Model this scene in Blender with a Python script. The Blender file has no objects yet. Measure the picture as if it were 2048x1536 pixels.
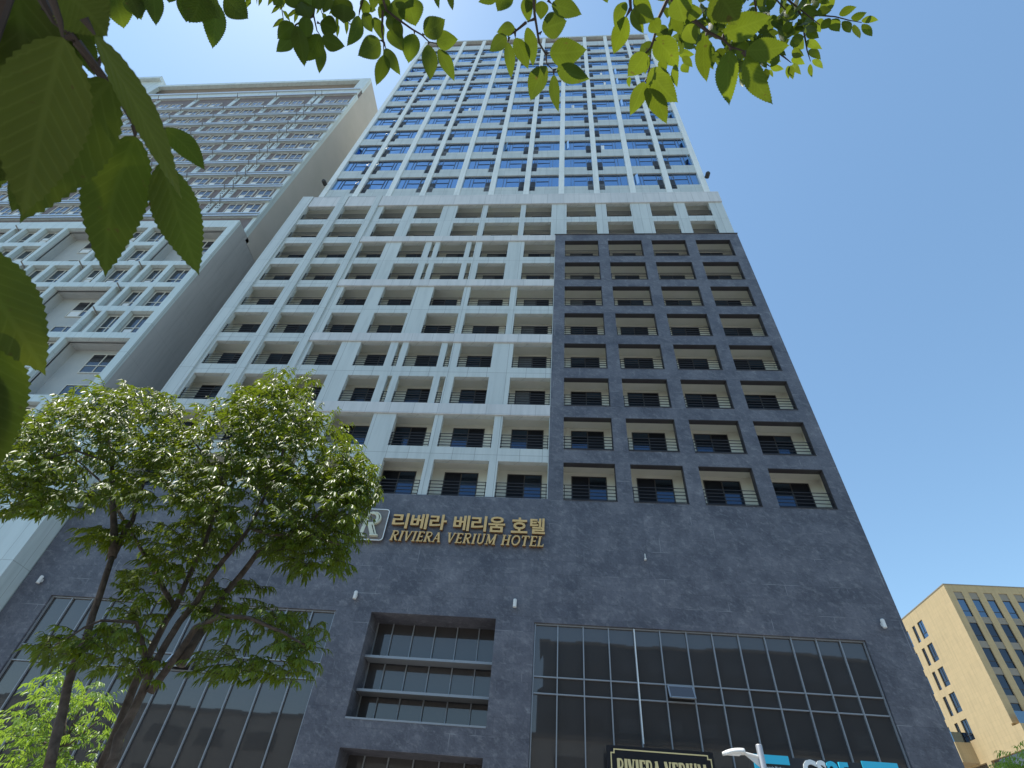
import bpy, math, random
from mathutils import Vector, Matrix
random.seed(7)
R_ = math.radians
sc = bpy.context.scene
COL = sc.collection

# ------------------------------------------------------------------ camera
RIGHT = Vector((0.99615104, 0.0494639, 0.07236324))
UP = Vector((-0.01663071, -0.70390923, 0.71009522))
FWD = Vector((-0.08606123, 0.70856554, 0.70037729))
FPX = 1080.0                      # focal length in pixels of a 2048 px wide picture
cam = bpy.data.cameras.new('camera')
camo = bpy.data.objects.new('camera', cam)
COL.objects.link(camo)
camo.matrix_world = Matrix(((RIGHT.x, UP.x, -FWD.x, 0), (RIGHT.y, UP.y, -FWD.y, 0), (RIGHT.z, UP.z, -FWD.z, 0), (0, 0, 0, 1)))
cam.sensor_width = 36.0
cam.lens = 36.0 * FPX / 2048.0
cam.clip_start = 0.02
cam.clip_end = 3000
cam.dof.use_dof = True
cam.dof.focus_distance = 18.0
cam.dof.aperture_fstop = 34.0
sc.camera = camo

# ------------------------------------------------------------------ light
SUN = Vector((-0.34, 0.012, 0.94)).normalized()
world = bpy.data.worlds.new('World'); sc.world = world; world.use_nodes = True
wn = world.node_tree
bg = wn.nodes['Background']
sky = wn.nodes.new('ShaderNodeTexSky')
sky.sky_type = 'NISHITA'; sky.sun_disc = False
sky.sun_elevation = math.asin(SUN.z)
sky.sun_rotation = math.atan2(SUN.x, SUN.y)
sky.air_density = 1.1; sky.dust_density = 0.25; sky.ozone_density = 1.2; sky.altitude = 50
tint = wn.nodes.new('ShaderNodeMix'); tint.data_type = 'RGBA'; tint.blend_type = 'MULTIPLY'; tint.inputs[0].default_value = 1.0
tint.inputs[7].default_value = (0.93, 1.05, 1.0, 1)      # the camera's white balance
wn.links.new(sky.outputs[0], tint.inputs[6]); wn.links.new(tint.outputs[2], bg.inputs[0])
bg.inputs[1].default_value = 0.15
sun = bpy.data.lights.new('sun', 'SUN'); sun.energy = 4.6; sun.angle = R_(0.5); sun.color = (1.0, 0.95, 0.86)
suno = bpy.data.objects.new('sun', sun); COL.objects.link(suno)
suno.rotation_euler = SUN.to_track_quat('Z', 'Y').to_euler()
sc.view_settings.view_transform = 'Standard'; sc.view_settings.look = 'None'
sc.view_settings.exposure = 0.55; sc.view_settings.gamma = 1.0
sc.cycles.max_bounces = 8; sc.cycles.diffuse_bounces = 4; sc.cycles.transmission_bounces = 6; sc.cycles.transparent_max_bounces = 6

GROUND = -1.6                     # the lens is at z = 0, 1.6 m above the pavement
D = 21.88                         # distance to the hotel front

def ray(u, v):
    return RIGHT * ((u - 1024) / FPX) + UP * (-(v - 768) / FPX) + FWD
def at(u, v, Y):
    d = ray(u, v); return d * (Y / d.y)
def far(u, v, dist):
    return ray(u, v).normalized() * dist

# ------------------------------------------------------------------ materials
def mat(name, col, rough=0.6, metal=0.0, spec=0.5, ior=1.45):
    m = bpy.data.materials.new(name); m.use_nodes = True
    b = m.node_tree.nodes['Principled BSDF']
    b.inputs['Base Color'].default_value = (*col, 1); b.inputs['Roughness'].default_value = rough
    b.inputs['Metallic'].default_value = metal; b.inputs['IOR'].default_value = ior
    b.inputs['Specular IOR Level'].default_value = spec
    return m
class NT:
    def __init__(s, m):
        s.m = m; s.t = m.node_tree; s.b = s.t.nodes['Principled BSDF']
    def n(s, typ, **kw):
        x = s.t.nodes.new(typ)
        for k, v in kw.items():
            if k.startswith('_'): setattr(x, k[1:], v)
            else: x.inputs[k.replace('__', ' ')].default_value = v
        return x
    def l(s, a, b): s.t.links.new(a, b)
    def coord(s, kind='Object'): return s.n('ShaderNodeTexCoord').outputs[kind]
    def xz(s, ox=0.0, oz=0.0, yaxis=False):
        sep = s.n('ShaderNodeSeparateXYZ'); s.l(s.coord(), sep.inputs[0])
        c = s.n('ShaderNodeCombineXYZ'); s.l(sep.outputs['Z'], c.inputs['Y'])
        add = s.n('ShaderNodeMath', _operation='ADD'); s.l(sep.outputs['X'], add.inputs[0])
        s.l(sep.outputs['Y'], add.inputs[1]); s.l(add.outputs[0], c.inputs['X'])
        a = s.n('ShaderNodeVectorMath', _operation='ADD'); s.l(c.outputs[0], a.inputs[0]); a.inputs[1].default_value = (ox, oz, 0)
        return a.outputs[0]
    def ramp(s, src, stops):
        r = s.n('ShaderNodeValToRGB'); s.l(src, r.inputs[0]); e = r.color_ramp.elements
        while len(e) < len(stops): e.new(0.5)
        for x, (p, c) in zip(e, stops): x.position = p; x.color = (*c, 1) if len(c) == 3 else c
        return r.outputs[0]
    def noise(s, scale, detail=4, rough=0.6, dist=0.0, vec=None):
        x = s.n('ShaderNodeTexNoise'); x.inputs['Scale'].default_value = scale; x.inputs['Detail'].default_value = detail
        x.inputs['Roughness'].default_value = rough; x.inputs['Distortion'].default_value = dist
        s.l(vec if vec is not None else s.coord(), x.inputs['Vector']); return x.outputs[0]
    def mix(s, fac, a, b, mode='MIX'):
        x = s.n('ShaderNodeMix', _data_type='RGBA', _blend_type=mode)
        if isinstance(fac, (int, float)): x.inputs[0].default_value = fac
        else: s.l(fac, x.inputs[0])
        for i, v in ((6, a), (7, b)):
            if isinstance(v, tuple): x.inputs[i].default_value = (*v, 1)
            else: s.l(v, x.inputs[i])
        return x.outputs[2]
    def base(s, src): s.l(src, s.b.inputs['Base Color'])
    def bump(s, src, strength=0.2, dist=0.02):
        x = s.n('ShaderNodeBump'); x.inputs['Strength'].default_value = strength; x.inputs['Distance'].default_value = dist
        s.l(src, x.inputs['Height']); s.l(x.outputs[0], s.b.inputs['Normal'])

def stone_mat():
    m = mat('slate stone cladding', (.12, .13, .17), 0.5); t = NT(m)
    c = t.coord()
    w = t.noise(0.75, 6, .65, .3, c)
    mp = t.n('ShaderNodeMapping'); t.l(c, mp.inputs[0]); mp.inputs['Scale'].default_value = (1, 1, 2.8); mp.inputs['Rotation'].default_value = (0, R_(32), 0)
    mp.vector_type = 'TEXTURE'; mp.inputs['Scale'].default_value = (1.25, 1, .75)
    v1 = t.noise(3.4, 9, .74, .35, mp.outputs[0])
    v2 = t.noise(11.0, 7, .75, .5, mp.outputs[0])
    a = t.ramp(w, [(.36, (.086, .088, .108)), (.64, (.155, .156, .180))])
    fl = t.ramp(v1, [(.50, (0, 0, 0)), (.61, (.32, .32, .32)), (.74, (.9, .9, .9))])
    a = t.mix(fl, a, (.31, .31, .325))
    fl2 = t.ramp(v2, [(.56, (0, 0, 0)), (.72, (.6, .6, .6))])
    a = t.mix(fl2, a, (.28, .28, .30))
    dk = t.ramp(v2, [(.34, (.8, .8, .8)), (.47, (0, 0, 0))])
    a = t.mix(dk, a, (.075, .077, .09))
    br = t.n('ShaderNodeTexBrick', _offset=0.5); t.l(t.xz(0.1, 0.02), br.inputs['Vector'])
    br.inputs['Color1'].default_value = (1, 1, 1, 1); br.inputs['Color2'].default_value = (.80, .81, .84, 1); br.inputs['Mortar'].default_value = (.62, .62, .64, 1)
    br.inputs['Scale'].default_value = 1; br.inputs['Mortar Size'].default_value = .006; br.inputs['Brick Width'].default_value = 1.2; br.inputs['Row Height'].default_value = .6; br.inputs['Mortar Smooth'].default_value = .5
    a = t.mix(1.0, a, br.outputs['Color'], 'MULTIPLY')
    b2 = t.n('ShaderNodeTexBrick', _offset=0.37); t.l(t.xz(0.1, 0.02), b2.inputs['Vector'])
    b2.inputs['Color1'].default_value = (0, 0, 0, 1); b2.inputs['Color2'].default_value = (0, 0, 0, 1); b2.inputs['Mortar'].default_value = (1, 1, 1, 1)
    b2.inputs['Scale'].default_value = 1; b2.inputs['Mortar Size'].default_value = .010; b2.inputs['Brick Width'].default_value = 2.4; b2.inputs['Row Height'].default_value = 1.2
    nm = t.ramp(t.noise(.9, 2, .5), [(.54, (0, 0, 0)), (.62, (.5, .5, .5))])
    lm = t.mix(1.0, b2.outputs['Color'], nm, 'MULTIPLY'); a = t.mix(lm, a, (.42, .43, .45))
    t.base(a); t.bump(v2, .12, .01)
    return m
def panel_mat(name, col, bw=1.1, rh=3.0, oz=0.0, off=0.0, line=.45, var=.07, rough=.38):
    m = mat(name, col, rough); t = NT(m)
    br = t.n('ShaderNodeTexBrick', _offset=off); t.l(t.xz(0.3, oz), br.inputs['Vector'])
    br.inputs['Color1'].default_value = (1, 1, 1, 1); br.inputs['Color2'].default_value = (1 - var, 1 - var * .9, 1 - var * .8, 1); br.inputs['Mortar'].default_value = (line, line, line, 1)
    br.inputs['Scale'].default_value = 1; br.inputs['Mortar Size'].default_value = .012; br.inputs['Brick Width'].default_value = bw; br.inputs['Row Height'].default_value = rh; br.inputs['Mortar Smooth'].default_value = .1
    mp = t.n('ShaderNodeMapping'); t.l(t.coord(), mp.inputs[0]); mp.inputs['Scale'].default_value = (2.6, 2.6, .22)
    n = t.noise(1.0, 5, .65, .2, mp.outputs[0]); st = t.ramp(n, [(.32, (.86, .87, .87)), (.55, (1, 1, 1))])
    a = t.mix(1.0, col, br.outputs['Color'], 'MULTIPLY'); a = t.mix(1.0, a, st, 'MULTIPLY'); t.base(a)
    return m
def noisy(name, c1, c2, scale, rough=.7, bump=0.0, spec=.5):
    m = mat(name, c1, rough, spec=spec); t = NT(m); n = t.noise(scale, 6, .6, .3)
    t.base(t.ramp(n, [(.35, c1), (.65, c2)]))
    if bump: t.bump(n, bump)
    return m
def glass_mat(name, tint, refl, rough=.03, base=(.01, .012, .016)):
    """opaque tinted glazing: dark body colour, mirror layer tinted like the coating"""
    m = mat(name, base, .25, spec=0.2); t = NT(m)
    gl = t.n('ShaderNodeBsdfGlossy'); gl.inputs['Color'].default_value = (*tint, 1); gl.inputs['Roughness'].default_value = rough
    fr = t.n('ShaderNodeFresnel'); fr.inputs['IOR'].default_value = 1.5
    mx = t.n('ShaderNodeMapRange'); t.l(fr.outputs[0], mx.inputs[0])
    mx.inputs['From Min'].default_value = .04; mx.inputs['From Max'].default_value = 1; mx.inputs['To Min'].default_value = refl; mx.inputs['To Max'].default_value = 1
    bn = t.noise(.35, 2, .5); bp = t.n('ShaderNodeBump'); bp.inputs['Strength'].default_value = .05; bp.inputs['Distance'].default_value = .03
    t.l(bn, bp.inputs['Height']); t.l(bp.outputs[0], gl.inputs['Normal'])
    ms = t.n('ShaderNodeMixShader'); t.l(mx.outputs[0], ms.inputs[0]); t.l(t.b.outputs[0], ms.inputs[1]); t.l(gl.outputs[0], ms.inputs[2])
    t.l(ms.outputs[0], t.t.nodes['Material Output'].inputs['Surface'])
    return m
def leaf_mat(name, base, base2, trans, mixf=.5, rough=.38, veins=True, spec=.5):
    m = mat(name, base, rough, spec=spec); t = NT(m)
    uv = t.coord('UV'); geo = t.n('ShaderNodeNewGeometry'); rnd = geo.outputs['Random Per Island']
    col = t.mix(rnd, base, base2)
    big = t.noise(6, 3, .5); col = t.mix(t.ramp(big, [(.35, (0, 0, 0)), (.7, (.45, .45, .45))]), col, base2)
    tcol = t.mix(rnd, trans, tuple(x * .72 for x in trans))
    if veins:
        sp = t.n('ShaderNodeSeparateXYZ'); t.l(uv, sp.inputs[0])
        ab = t.n('ShaderNodeMath', _operation='ABSOLUTE'); t.l(sp.outputs['Y'], ab.inputs[0])
        k = t.n('ShaderNodeMath', _operation='MULTIPLY_ADD'); t.l(ab.outputs[0], k.inputs[0]); k.inputs[1].default_value = -.55; t.l(sp.outputs['X'], k.inputs[2])
        k2 = t.n('ShaderNodeMath', _operation='MULTIPLY'); t.l(k.outputs[0], k2.inputs[0]); k2.inputs[1].default_value = 11.0
        fr = t.n('ShaderNodeMath', _operation='PINGPONG'); t.l(k2.outputs[0], fr.inputs[0]); fr.inputs[1].default_value = .5
        side = t.ramp(fr.outputs[0], [(.03, (1, 1, 1)), (.13, (0, 0, 0))])
        mid = t.ramp(ab.outputs[0], [(.02, (1, 1, 1)), (.05, (0, 0, 0))])
        vmask = t.mix(1.0, side, mid, 'LIGHTEN')
        rip = t.ramp(fr.outputs[0], [(0, (0, 0, 0)), (.5, (1, 1, 1))])
        vf = t.n('ShaderNodeMath', _operation='MULTIPLY'); t.l(vmask, vf.inputs[0]); vf.inputs[1].default_value = .16
        col = t.mix(vf.outputs[0], col, tuple(min(1, x * 2.3 + .03) for x in base2))
        tcol = t.mix(vf.outputs[0], tcol, tuple(x * 1.25 for x in trans))
        t.bump(rip, .2, .0009)
    if veins:
        sp_ = t.ramp(t.noise(130, 2, .5), [(.70, (0, 0, 0)), (.74, (.7, .7, .7))]); col = t.mix(sp_, col, (.10, .07, .02)); tcol = t.mix(sp_, tcol, (.12, .09, .02))
        pt_ = t.ramp(t.noise(22, 3, .6), [(.35, (.72, .72, .72)), (.65, (1.0, 1.0, 1.0))]); tcol = t.mix(1.0, tcol, pt_, 'MULTIPLY')
    t.base(col)
    tr = t.n('ShaderNodeBsdfTranslucent'); t.l(tcol, tr.inputs[0])
    ms = t.n('ShaderNodeMixShader'); ms.inputs[0].default_value = mixf
    t.l(t.b.outputs[0], ms.inputs[1]); t.l(tr.outputs[0], ms.inputs[2]); t.l(ms.outputs[0], t.t.nodes['Material Output'].inputs['Surface'])
    return m

M = {}
M['stone'] = stone_mat()
M['white'] = panel_mat('pale painted metal panel', (.57, .605, .59), 1.15, 3.0, -.2, line=.5)
M['whitev'] = panel_mat('pale painted metal panel narrow', (.56, .60, .59), .62, 3.0, -.2, line=.55)
M['band'] = panel_mat('pale grey pink metal panel band', (.65, .64, .63), 1.35, 1.5, 0.1, line=.6, var=.1)
M['tower'] = panel_mat('pale metal panel of the upper tower', (.54, .58, .565), 1.3, 3.97, .0, line=.6, var=.09)
M['pier'] = panel_mat('pale metal pier cladding', (.78, .81, .79), 4.0, 1.98, .3, line=.7, var=.05)
M['cream'] = noisy('cream rendered balcony wall', (.72, .71, .63), (.76, .75, .67), 1.5, .85)
M['soffit'] = noisy('dark soffit board', (.07, .07, .075), (.09, .09, .095), 2, .7)
M['brown'] = mat('dark bronze window frame', (.05, .045, .045), .4)
M['rail'] = mat('dark grey painted steel rail', (.045, .042, .045), .4, .3)
M['greyframe'] = mat('grey aluminium frame', (.30, .32, .345), .4, .3)
M['steel'] = mat('light aluminium', (.55, .58, .6), .35, .6)
M['glass_b'] = glass_mat('dark balcony glazing', (.35, .60, 1.0), .10)
M['blind'] = noisy('grey roller blind', (.10, .105, .11), (.13, .135, .14), 6, .8)
M['glass_d'] = glass_mat('dark office glazing', (.6, .7, .9), .07)
M['shade_board'] = mat('dark shade boards', (.045, .043, .048), .5)  # near-black colour standing in for shade in the balcony reveals
M['screen'] = mat('insect screen', (.012, .013, .018), .7, spec=.2)
M['tframe'] = mat('blue grey window bar', (.10, .13, .18), .4)
M['glass_t'] = glass_mat('blue mirror glazing', (.42, .68, 1.0), .50)
M['glass_p'] = glass_mat('smoked podium glazing', (.92, .84, .84), .085, .02, (.044, .041, .040))
M['vent'] = mat('dark louvre unit', (.03, .03, .033), .5)
M['ventl'] = mat('grey louvre unit', (.10, .105, .11), .5)
M['louvre'] = noisy('brown roof louvre', (.22, .19, .17), (.27, .23, .2), 3, .7)
M['curtain'] = mat('white curtain', (.75, .78, .8), .8)
M['gold'] = noisy('brushed gold letter face', (.62, .41, .16), (.68, .46, .19), 8, .38)
M['goldside'] = mat('bronze letter side', (.22, .11, .04), .5)
M['logo_bg'] = noisy('taupe metal plate', (.15, .13, .12), (.19, .17, .155), 5, .35)
M['logo_fg'] = mat('pale gold emblem', (.62, .63, .50), .4)
M['black'] = mat('black sign board', (.012, .012, .016), .3)
M['goldpaint'] = mat('pale gold paint', (.72, .60, .30), .5)
M['cyan'] = mat('cyan sign face', (.05, .52, .75), .35)
M['signgrey'] = mat('dark grey sign board', (.03, .033, .04), .35)
M['signwhite'] = mat('white sign face', (.75, .8, .82), .35)
M['lampwhite'] = mat('white painted fixture', (.72, .72, .70), .4)
M['lampgrey'] = mat('galvanised lamp pole', (.42, .43, .45), .45, .5)
M['tan'] = panel_mat('tan stone cladding', (.53, .395, .215), 1.2, .6, 0, .5, line=.86, var=.06, rough=.7)
M['taupe'] = noisy('grey brown spandrel', (.27, .235, .19), (.29, .25, .2), 3, .6)
M['apt'] = panel_mat('pale blue grey apartment cladding', (.60, .675, .67), 1.2, 2.85, .4, line=.6)
M['aptside'] = panel_mat('grey rendered side wall', (.42, .41, .40), 2.4, 2.85, .4, line=.82, var=.03, rough=.8)
M['apttop'] = noisy('beige grey upper side wall', (.50, .46, .41), (.54, .49, .44), .5, .8)
M['aptin'] = noisy('light recess wall', (.43, .45, .45), (.48, .49, .48), 1, .8)
M['aptbrown'] = noisy('dark brown window wall', (.16, .13, .13), (.2, .165, .16), 2, .7)
M['aptframe'] = mat('cream window frame', (.62, .61, .55), .5)
M['glass_a'] = glass_mat('apartment glazing', (.8, .85, .95), .07)
M['glass_o'] = glass_mat('office glazing', (.55, .75, 1.0), .22)
M['bark'] = noisy('grey brown bark', (.055, .042, .034), (.12, .095, .08), 14, .85, .6)
M['twig'] = noisy('dark twig bark', (.025, .017, .014), (.05, .034, .028), 40, .7)
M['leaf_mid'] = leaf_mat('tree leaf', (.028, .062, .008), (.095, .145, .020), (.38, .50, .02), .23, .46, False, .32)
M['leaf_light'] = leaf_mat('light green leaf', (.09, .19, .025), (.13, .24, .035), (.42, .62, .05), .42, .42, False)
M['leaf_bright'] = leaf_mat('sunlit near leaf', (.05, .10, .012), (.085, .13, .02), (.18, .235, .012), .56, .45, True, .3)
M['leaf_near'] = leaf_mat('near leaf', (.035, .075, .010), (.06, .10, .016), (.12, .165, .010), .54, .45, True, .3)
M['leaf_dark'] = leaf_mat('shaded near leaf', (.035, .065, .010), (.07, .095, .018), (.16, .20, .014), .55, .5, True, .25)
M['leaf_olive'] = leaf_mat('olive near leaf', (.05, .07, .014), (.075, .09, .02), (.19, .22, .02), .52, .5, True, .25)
M['paving'] = noisy('concrete pavers', (.24, .235, .225), (.29, .28, .27), 3, .85)
M['asphalt'] = noisy('asphalt', (.05, .05, .052), (.075, .075, .075), 8, .9)
M['kerb'] = noisy('granite kerb', (.38, .37, .36), (.45, .44, .43), 10, .8)
M['earth'] = noisy('ground', (.22, .21, .19), (.27, .25, .22), .2, .95)
M['paint'] = mat('road paint', (.75, .75, .72), .7)

# ------------------------------------------------------------------ mesh helpers
class MB:
    def __init__(s, o=(0, 0, 0)):
        s.v = []; s.f = []; s.m = []; s.mats = []; s.o = Vector(o); s.uv = None
    def mi(s, m):
        m = M[m]
        if m not in s.mats: s.mats.append(m)
        return s.mats.index(m)
    def raw(s, vs, fs, m):
        b = len(s.v); s.v += [tuple(Vector(p)) for p in vs]; k = s.mi(m)
        for f in fs: s.f.append([b + i for i in f]); s.m.append(k)
    def box(s, x0, x1, y0, y1, z0, z1, m):
        if x1 - x0 < 1e-4 or y1 - y0 < 1e-4 or z1 - z0 < 1e-4: return
        vs = [(x, y, z) for x in (x0, x1) for y in (y0, y1) for z in (z0, z1)]
        s.raw(vs, [(0, 1, 3, 2), (4, 6, 7, 5), (0, 4, 5, 1), (2, 3, 7, 6), (0, 2, 6, 4), (1, 5, 7, 3)], m)
    def obox(s, c, ax, ay, az, m):          # oriented box: centre and three half axes
        c = Vector(c); vs = [c + ax * i + ay * j + az * k for i in (-1, 1) for j in (-1, 1) for k in (-1, 1)]
        s.raw(vs, [(0, 1, 3, 2), (4, 6, 7, 5), (0, 4, 5, 1), (2, 3, 7, 6), (0, 2, 6, 4), (1, 5, 7, 3)], m)
    def grid_wall(s, x0, x1, z0, z1, y0, y1, holes, m):
        """wall with rectangular holes, split into butted boxes"""
        zs = sorted({z0, z1} | {max(z0, min(z1, h[k])) for h in holes for k in (2, 3)})
        for a, b in zip(zs, zs[1:]):
            if b - a < 1e-4: continue
            zc = (a + b) / 2; hs = sorted([(max(x0, h[0]), min(x1, h[1])) for h in holes if h[2] < zc < h[3] and h[1] > x0 and h[0] < x1])
            x = x0
            for h in hs:
                s.box(x, h[0], y0, y1, a, b, m); x = max(x, h[1])
            s.box(x, x1, y0, y1, a, b, m)
    def tube(s, pts, rad, m, n=8, closed=False):
        pts = [Vector(p) for p in pts]
        if not isinstance(rad, (list, tuple)): rad = [rad] * len(pts)
        rings = []; prev = None
        for i, p in enumerate(pts):
            t = (pts[min(i + 1, len(pts) - 1)] - pts[max(i - 1, 0)]).normalized()
            if prev is None: a = t.orthogonal().normalized()
            else: a = (prev - t * prev.dot(t)).normalized()
            prev = a; b = t.cross(a)
            rings.append([p + (a * math.cos(2 * math.pi * k / n) + b * math.sin(2 * math.pi * k / n)) * rad[i] for k in range(n)])
        vs = [q for r in rings for q in r]; fs = []
        for i in range(len(pts) - 1):
            for k in range(n): fs.append((i * n + k, i * n + (k + 1) % n, (i + 1) * n + (k + 1) % n, (i + 1) * n + k))
        fs.append(tuple(range(n))[::-1]); fs.append(tuple((len(pts) - 1) * n + k for k in range(n)))
        s.raw(vs, fs, m)
    def mesh(s, name, smooth=False):
        me = bpy.data.meshes.new(name); o = s.o
        me.from_pydata([(x - o.x, y - o.y, z - o.z) for x, y, z in s.v], [], s.f)
        for m in s.mats: me.materials.append(m)
        me.polygons.foreach_set('material_index', s.m)
        if smooth: me.polygons.foreach_set('use_smooth', [True] * len(s.f))
        if s.uv:
            l = me.uv_layers.new(name='UVMap'); buf = []
            for f in s.f:
                for i in f: buf += s.uv[i]
            l.data.foreach_set('uv', buf)
        me.update(); return me
    def obj(s, name, parent=None, smooth=False, loc=None):
        ob = bpy.data.objects.new(name, s.mesh(name, smooth)); COL.objects.link(ob)
        if parent is not None: ob.parent = parent
        if loc is not None: ob.location = loc
        elif parent is None: ob.location = s.o
        return ob
def tag(o, label=None, cat=None, group=None, kind=None):
    if label: o['label'] = label
    if cat: o['category'] = cat
    if group: o['group'] = group
    if kind: o['kind'] = kind
    return o
def thing(name, loc, label, cat, group=None):
    o = bpy.data.objects.new(name, None); COL.objects.link(o); o.location = loc
    o.empty_display_size = .2
    return tag(o, label, cat, group)

# ------------------------------------------------------------------ ground
def flat(name, x0, x1, y0, y1, z, m, hid=None):
    b = MB((0, 0, z)); b.raw([(x0, y0, z), (x1, y0, z), (x1, y1, z), (x0, y1, z)], [(0, 1, 2, 3)], m)
    return tag(b.obj(name), kind='structure')
flat('ground', -900, 900, -900, 900, GROUND - .15, 'earth')
b = MB((0, 0, GROUND)); b.box(-90, 90, -2.6, 21.5, GROUND - .14, GROUND, 'paving'); tag(b.obj('pavement'), kind='structure')
b = MB((0, 0, GROUND)); b.box(-90, 90, -2.85, -2.603, GROUND - .14, GROUND + .002, 'kerb'); tag(b.obj('kerb'), kind='structure')
flat('road', -300, 300, -17.4, -2.86, GROUND - .146, 'asphalt')
b = MB((0, 0, GROUND - .142))
for k in range(-20, 20):
    for yy in (-6.5, -13.7):
        b.raw([(k * 6, yy, GROUND - .142), (k * 6 + 3, yy, GROUND - .142), (k * 6 + 3, yy + .12, GROUND - .142), (k * 6, yy + .12, GROUND - .142)], [(0, 1, 2, 3)], 'paint')
tag(b.obj('road_markings'), kind='structure')
b = MB((0, 0, GROUND)); b.box(-90, 90, -24.5, -17.5, GROUND - .14, GROUND, 'paving'); tag(b.obj('far_pavement'), kind='structure')

# ------------------------------------------------------------------ hotel
HO = Vector((-5, D, GROUND))
hotel = thing('hotel_tower', HO, 'tall hotel with slate stone base, pale and dark balcony grids and blue mirrored windows', 'hotel')
TOP = 37.218; FH = 3.0; OH = 2.175
XL, XR = -23.32, 13.32
glL = (-21.6, -8.95, GROUND - .1, 8.40); rec = (-7.45, -2.34, 4.68, 8.42); rec2 = (-7.36, -2.35, GROUND - .1, 3.75); glR = (-.80, 11.68, GROUND - .1, 8.36)
b = MB(HO); b.grid_wall(XL, XR, GROUND - .1, 14.07, D, D + 1.3, [glL, rec, rec2, glR], 'stone'); b.obj('stone_base', hotel)
dark = [(.3056 + 3.258 * c, .3056 + 3.258 * c + 2.528, TOP - FH * r - OH, TOP - FH * r, r) for r in range(8) for c in range(4)]
b = MB(HO); b.grid_wall(-.43, XR, 14.07, 38.1, D, D + .35, [h[:4] for h in dark], 'stone')
b.box(-.50, XR + .03, D - .05, D + .35, 38.1, 38.16, 'soffit')
b.obj('stone_balcony_frame', hotel)
for x0, x1, z0, z1, rr_ in dark:  # dark boards put the soffit and jamb shade into colour; sill strip below
    b = MB(HO); b.box(x0 + .002, x1 - .002, D + .012, D + .348, z1 - .025, z1 - .002, 'shade_board'); b.box(x1 - .025, x1 - .002, D + .012, D + .348, z0 + .03, z1 - .026, 'shade_board')
    b.box(x0 + .002, x1 - .002, D - .03, D + .1, z0 + .002, z0 + .028, 'shade_board'); b.obj('shade_lining', hotel)
A = [(-22.35, -19.8), (-19.03, -16.55), (-15.42, -13.4), (-12.45, -10.15), (-8.87, -6.7), (-6.25, -3.42), (-2.97, -.47)]
A67 = A
B = [(-22.2, -19.8), (-18.98, -16.54), (-15.72, -13.77), (-12.52, -10.58), (-10.1, -9.8), (-9.42, -7.32), (-6.94, -6.6), (-6.1, -4.05), (-2.81, -.47)]
T = A[:-1] + [(-3.0, -.83), (.42, 2.83), (3.71, 5.7), (7.32, 9.28), (10.17, 12.1)]
white = []
for r in range(-2, 8):
    row = T if r < 0 else (B if r in (0, 1, 4, 5) else A)
    white += [(x0, x1, TOP - FH * r - OH, TOP - FH * r, r) for x0, x1 in row]
wl = [h for h in white if h[4] >= 0]; wt = [h for h in white if h[4] < 0]
b = MB(HO)
b.grid_wall(XL, -.43, 14.07, 38.1, D + .06, D + .35, [h[:4] for h in wl], 'white')
b.grid_wall(XL, XR - .12, 38.16, 45.0, D + .06, D + .35, [h[:4] for h in wt], 'whitev')
b.box(XL - .02, XR - .1, D + .02, D + 17, 45.0, 45.08, 'soffit')
b.obj('panel_balcony_frame', hotel)
b = MB(HO)
for z0, z1, x1 in ((43.24, 45.0, XR - .12), (37.24, 38.02, -.44), (31.24, 32.02, -.44), (25.24, 26.02, -.44), (19.24, 20.02, -.44)):
    b.box(-15.96, x1, D - .03, D + .056, z0, z1, 'band')
    b.box(-19.04, -16.52, D + .0, D + .056, z0, z1, 'band') if z0 > 43 else None
    b.box(-22.34, -19.82, D + .0, D + .056, z0, z1, 'band') if z0 > 43 else None
b.obj('panel_band', hotel)
b = MB(HO)
for x0, x1 in ((XL - .03, -22.38), (-19.76, -19.08), (-16.5, -15.98)):
    b.box(x0, x1, D - .07, D + .057, 14.07, 45.0, 'whitev')
b.obj('vertical_fin', hotel)
# balconies: back wall, slabs, party walls
b = MB(HO)
b.box(XL + .1, XR - .1, D + 1.16, D + 1.3, 14.07, 44.9, 'cream')
for r in range(-2, 8):
    zt = TOP - FH * r
    b.box(XL + .1, XR - .1, D + .35, D + 1.16, zt + .2, min(44.95, zt + .78), 'cream')
b.box(XL + .1, XR - .1, D + .35, D + 1.16, 13.6, 14.04, 'cream')
for k in range(12):
    xw = -22.2 + 3.275 * k + 2.52 - 3.275
    for r in range(-2, 8):
        zt = TOP - FH * r
        b.box(max(XL + .1, xw - .12), xw + .12, D + .352, D + 1.158, zt - 2.22, zt + .2, 'cream')
b.obj('balcony_interior', hotel)
# body
b = MB(HO)
b.box(XL, XR, D + 1.3, D + 17, GROUND - .1, 45.0, 'aptside')
b.box(-21.8, 12.5, D + .62, D + 15, 45.08, 95.0, 'tower')
b.box(XL, XL + .1, D + .35, D + 1.3, 14.07, 45.0, 'white'); b.box(XR - .1, XR, D + .35, D + 1.3, 14.07, 45.0, 'stone')
b.obj('rear_body', hotel)

def rail_mb(o, w):
    q = MB(o); x = o[0]; z = o[2]; y = o[1]
    for k in range(5): q.box(x + .0, x + w, y + .0, y + .035, z + .145 + k * .19, z + .168 + k * .19, 'rail')
    for px in (.03, w - .06): q.box(x + px, x + px + .035, y + .037, y + .07, z + .0, z + .92, 'rail')
    return q
def size_key(p): d = Vector(p).length; return d
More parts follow.
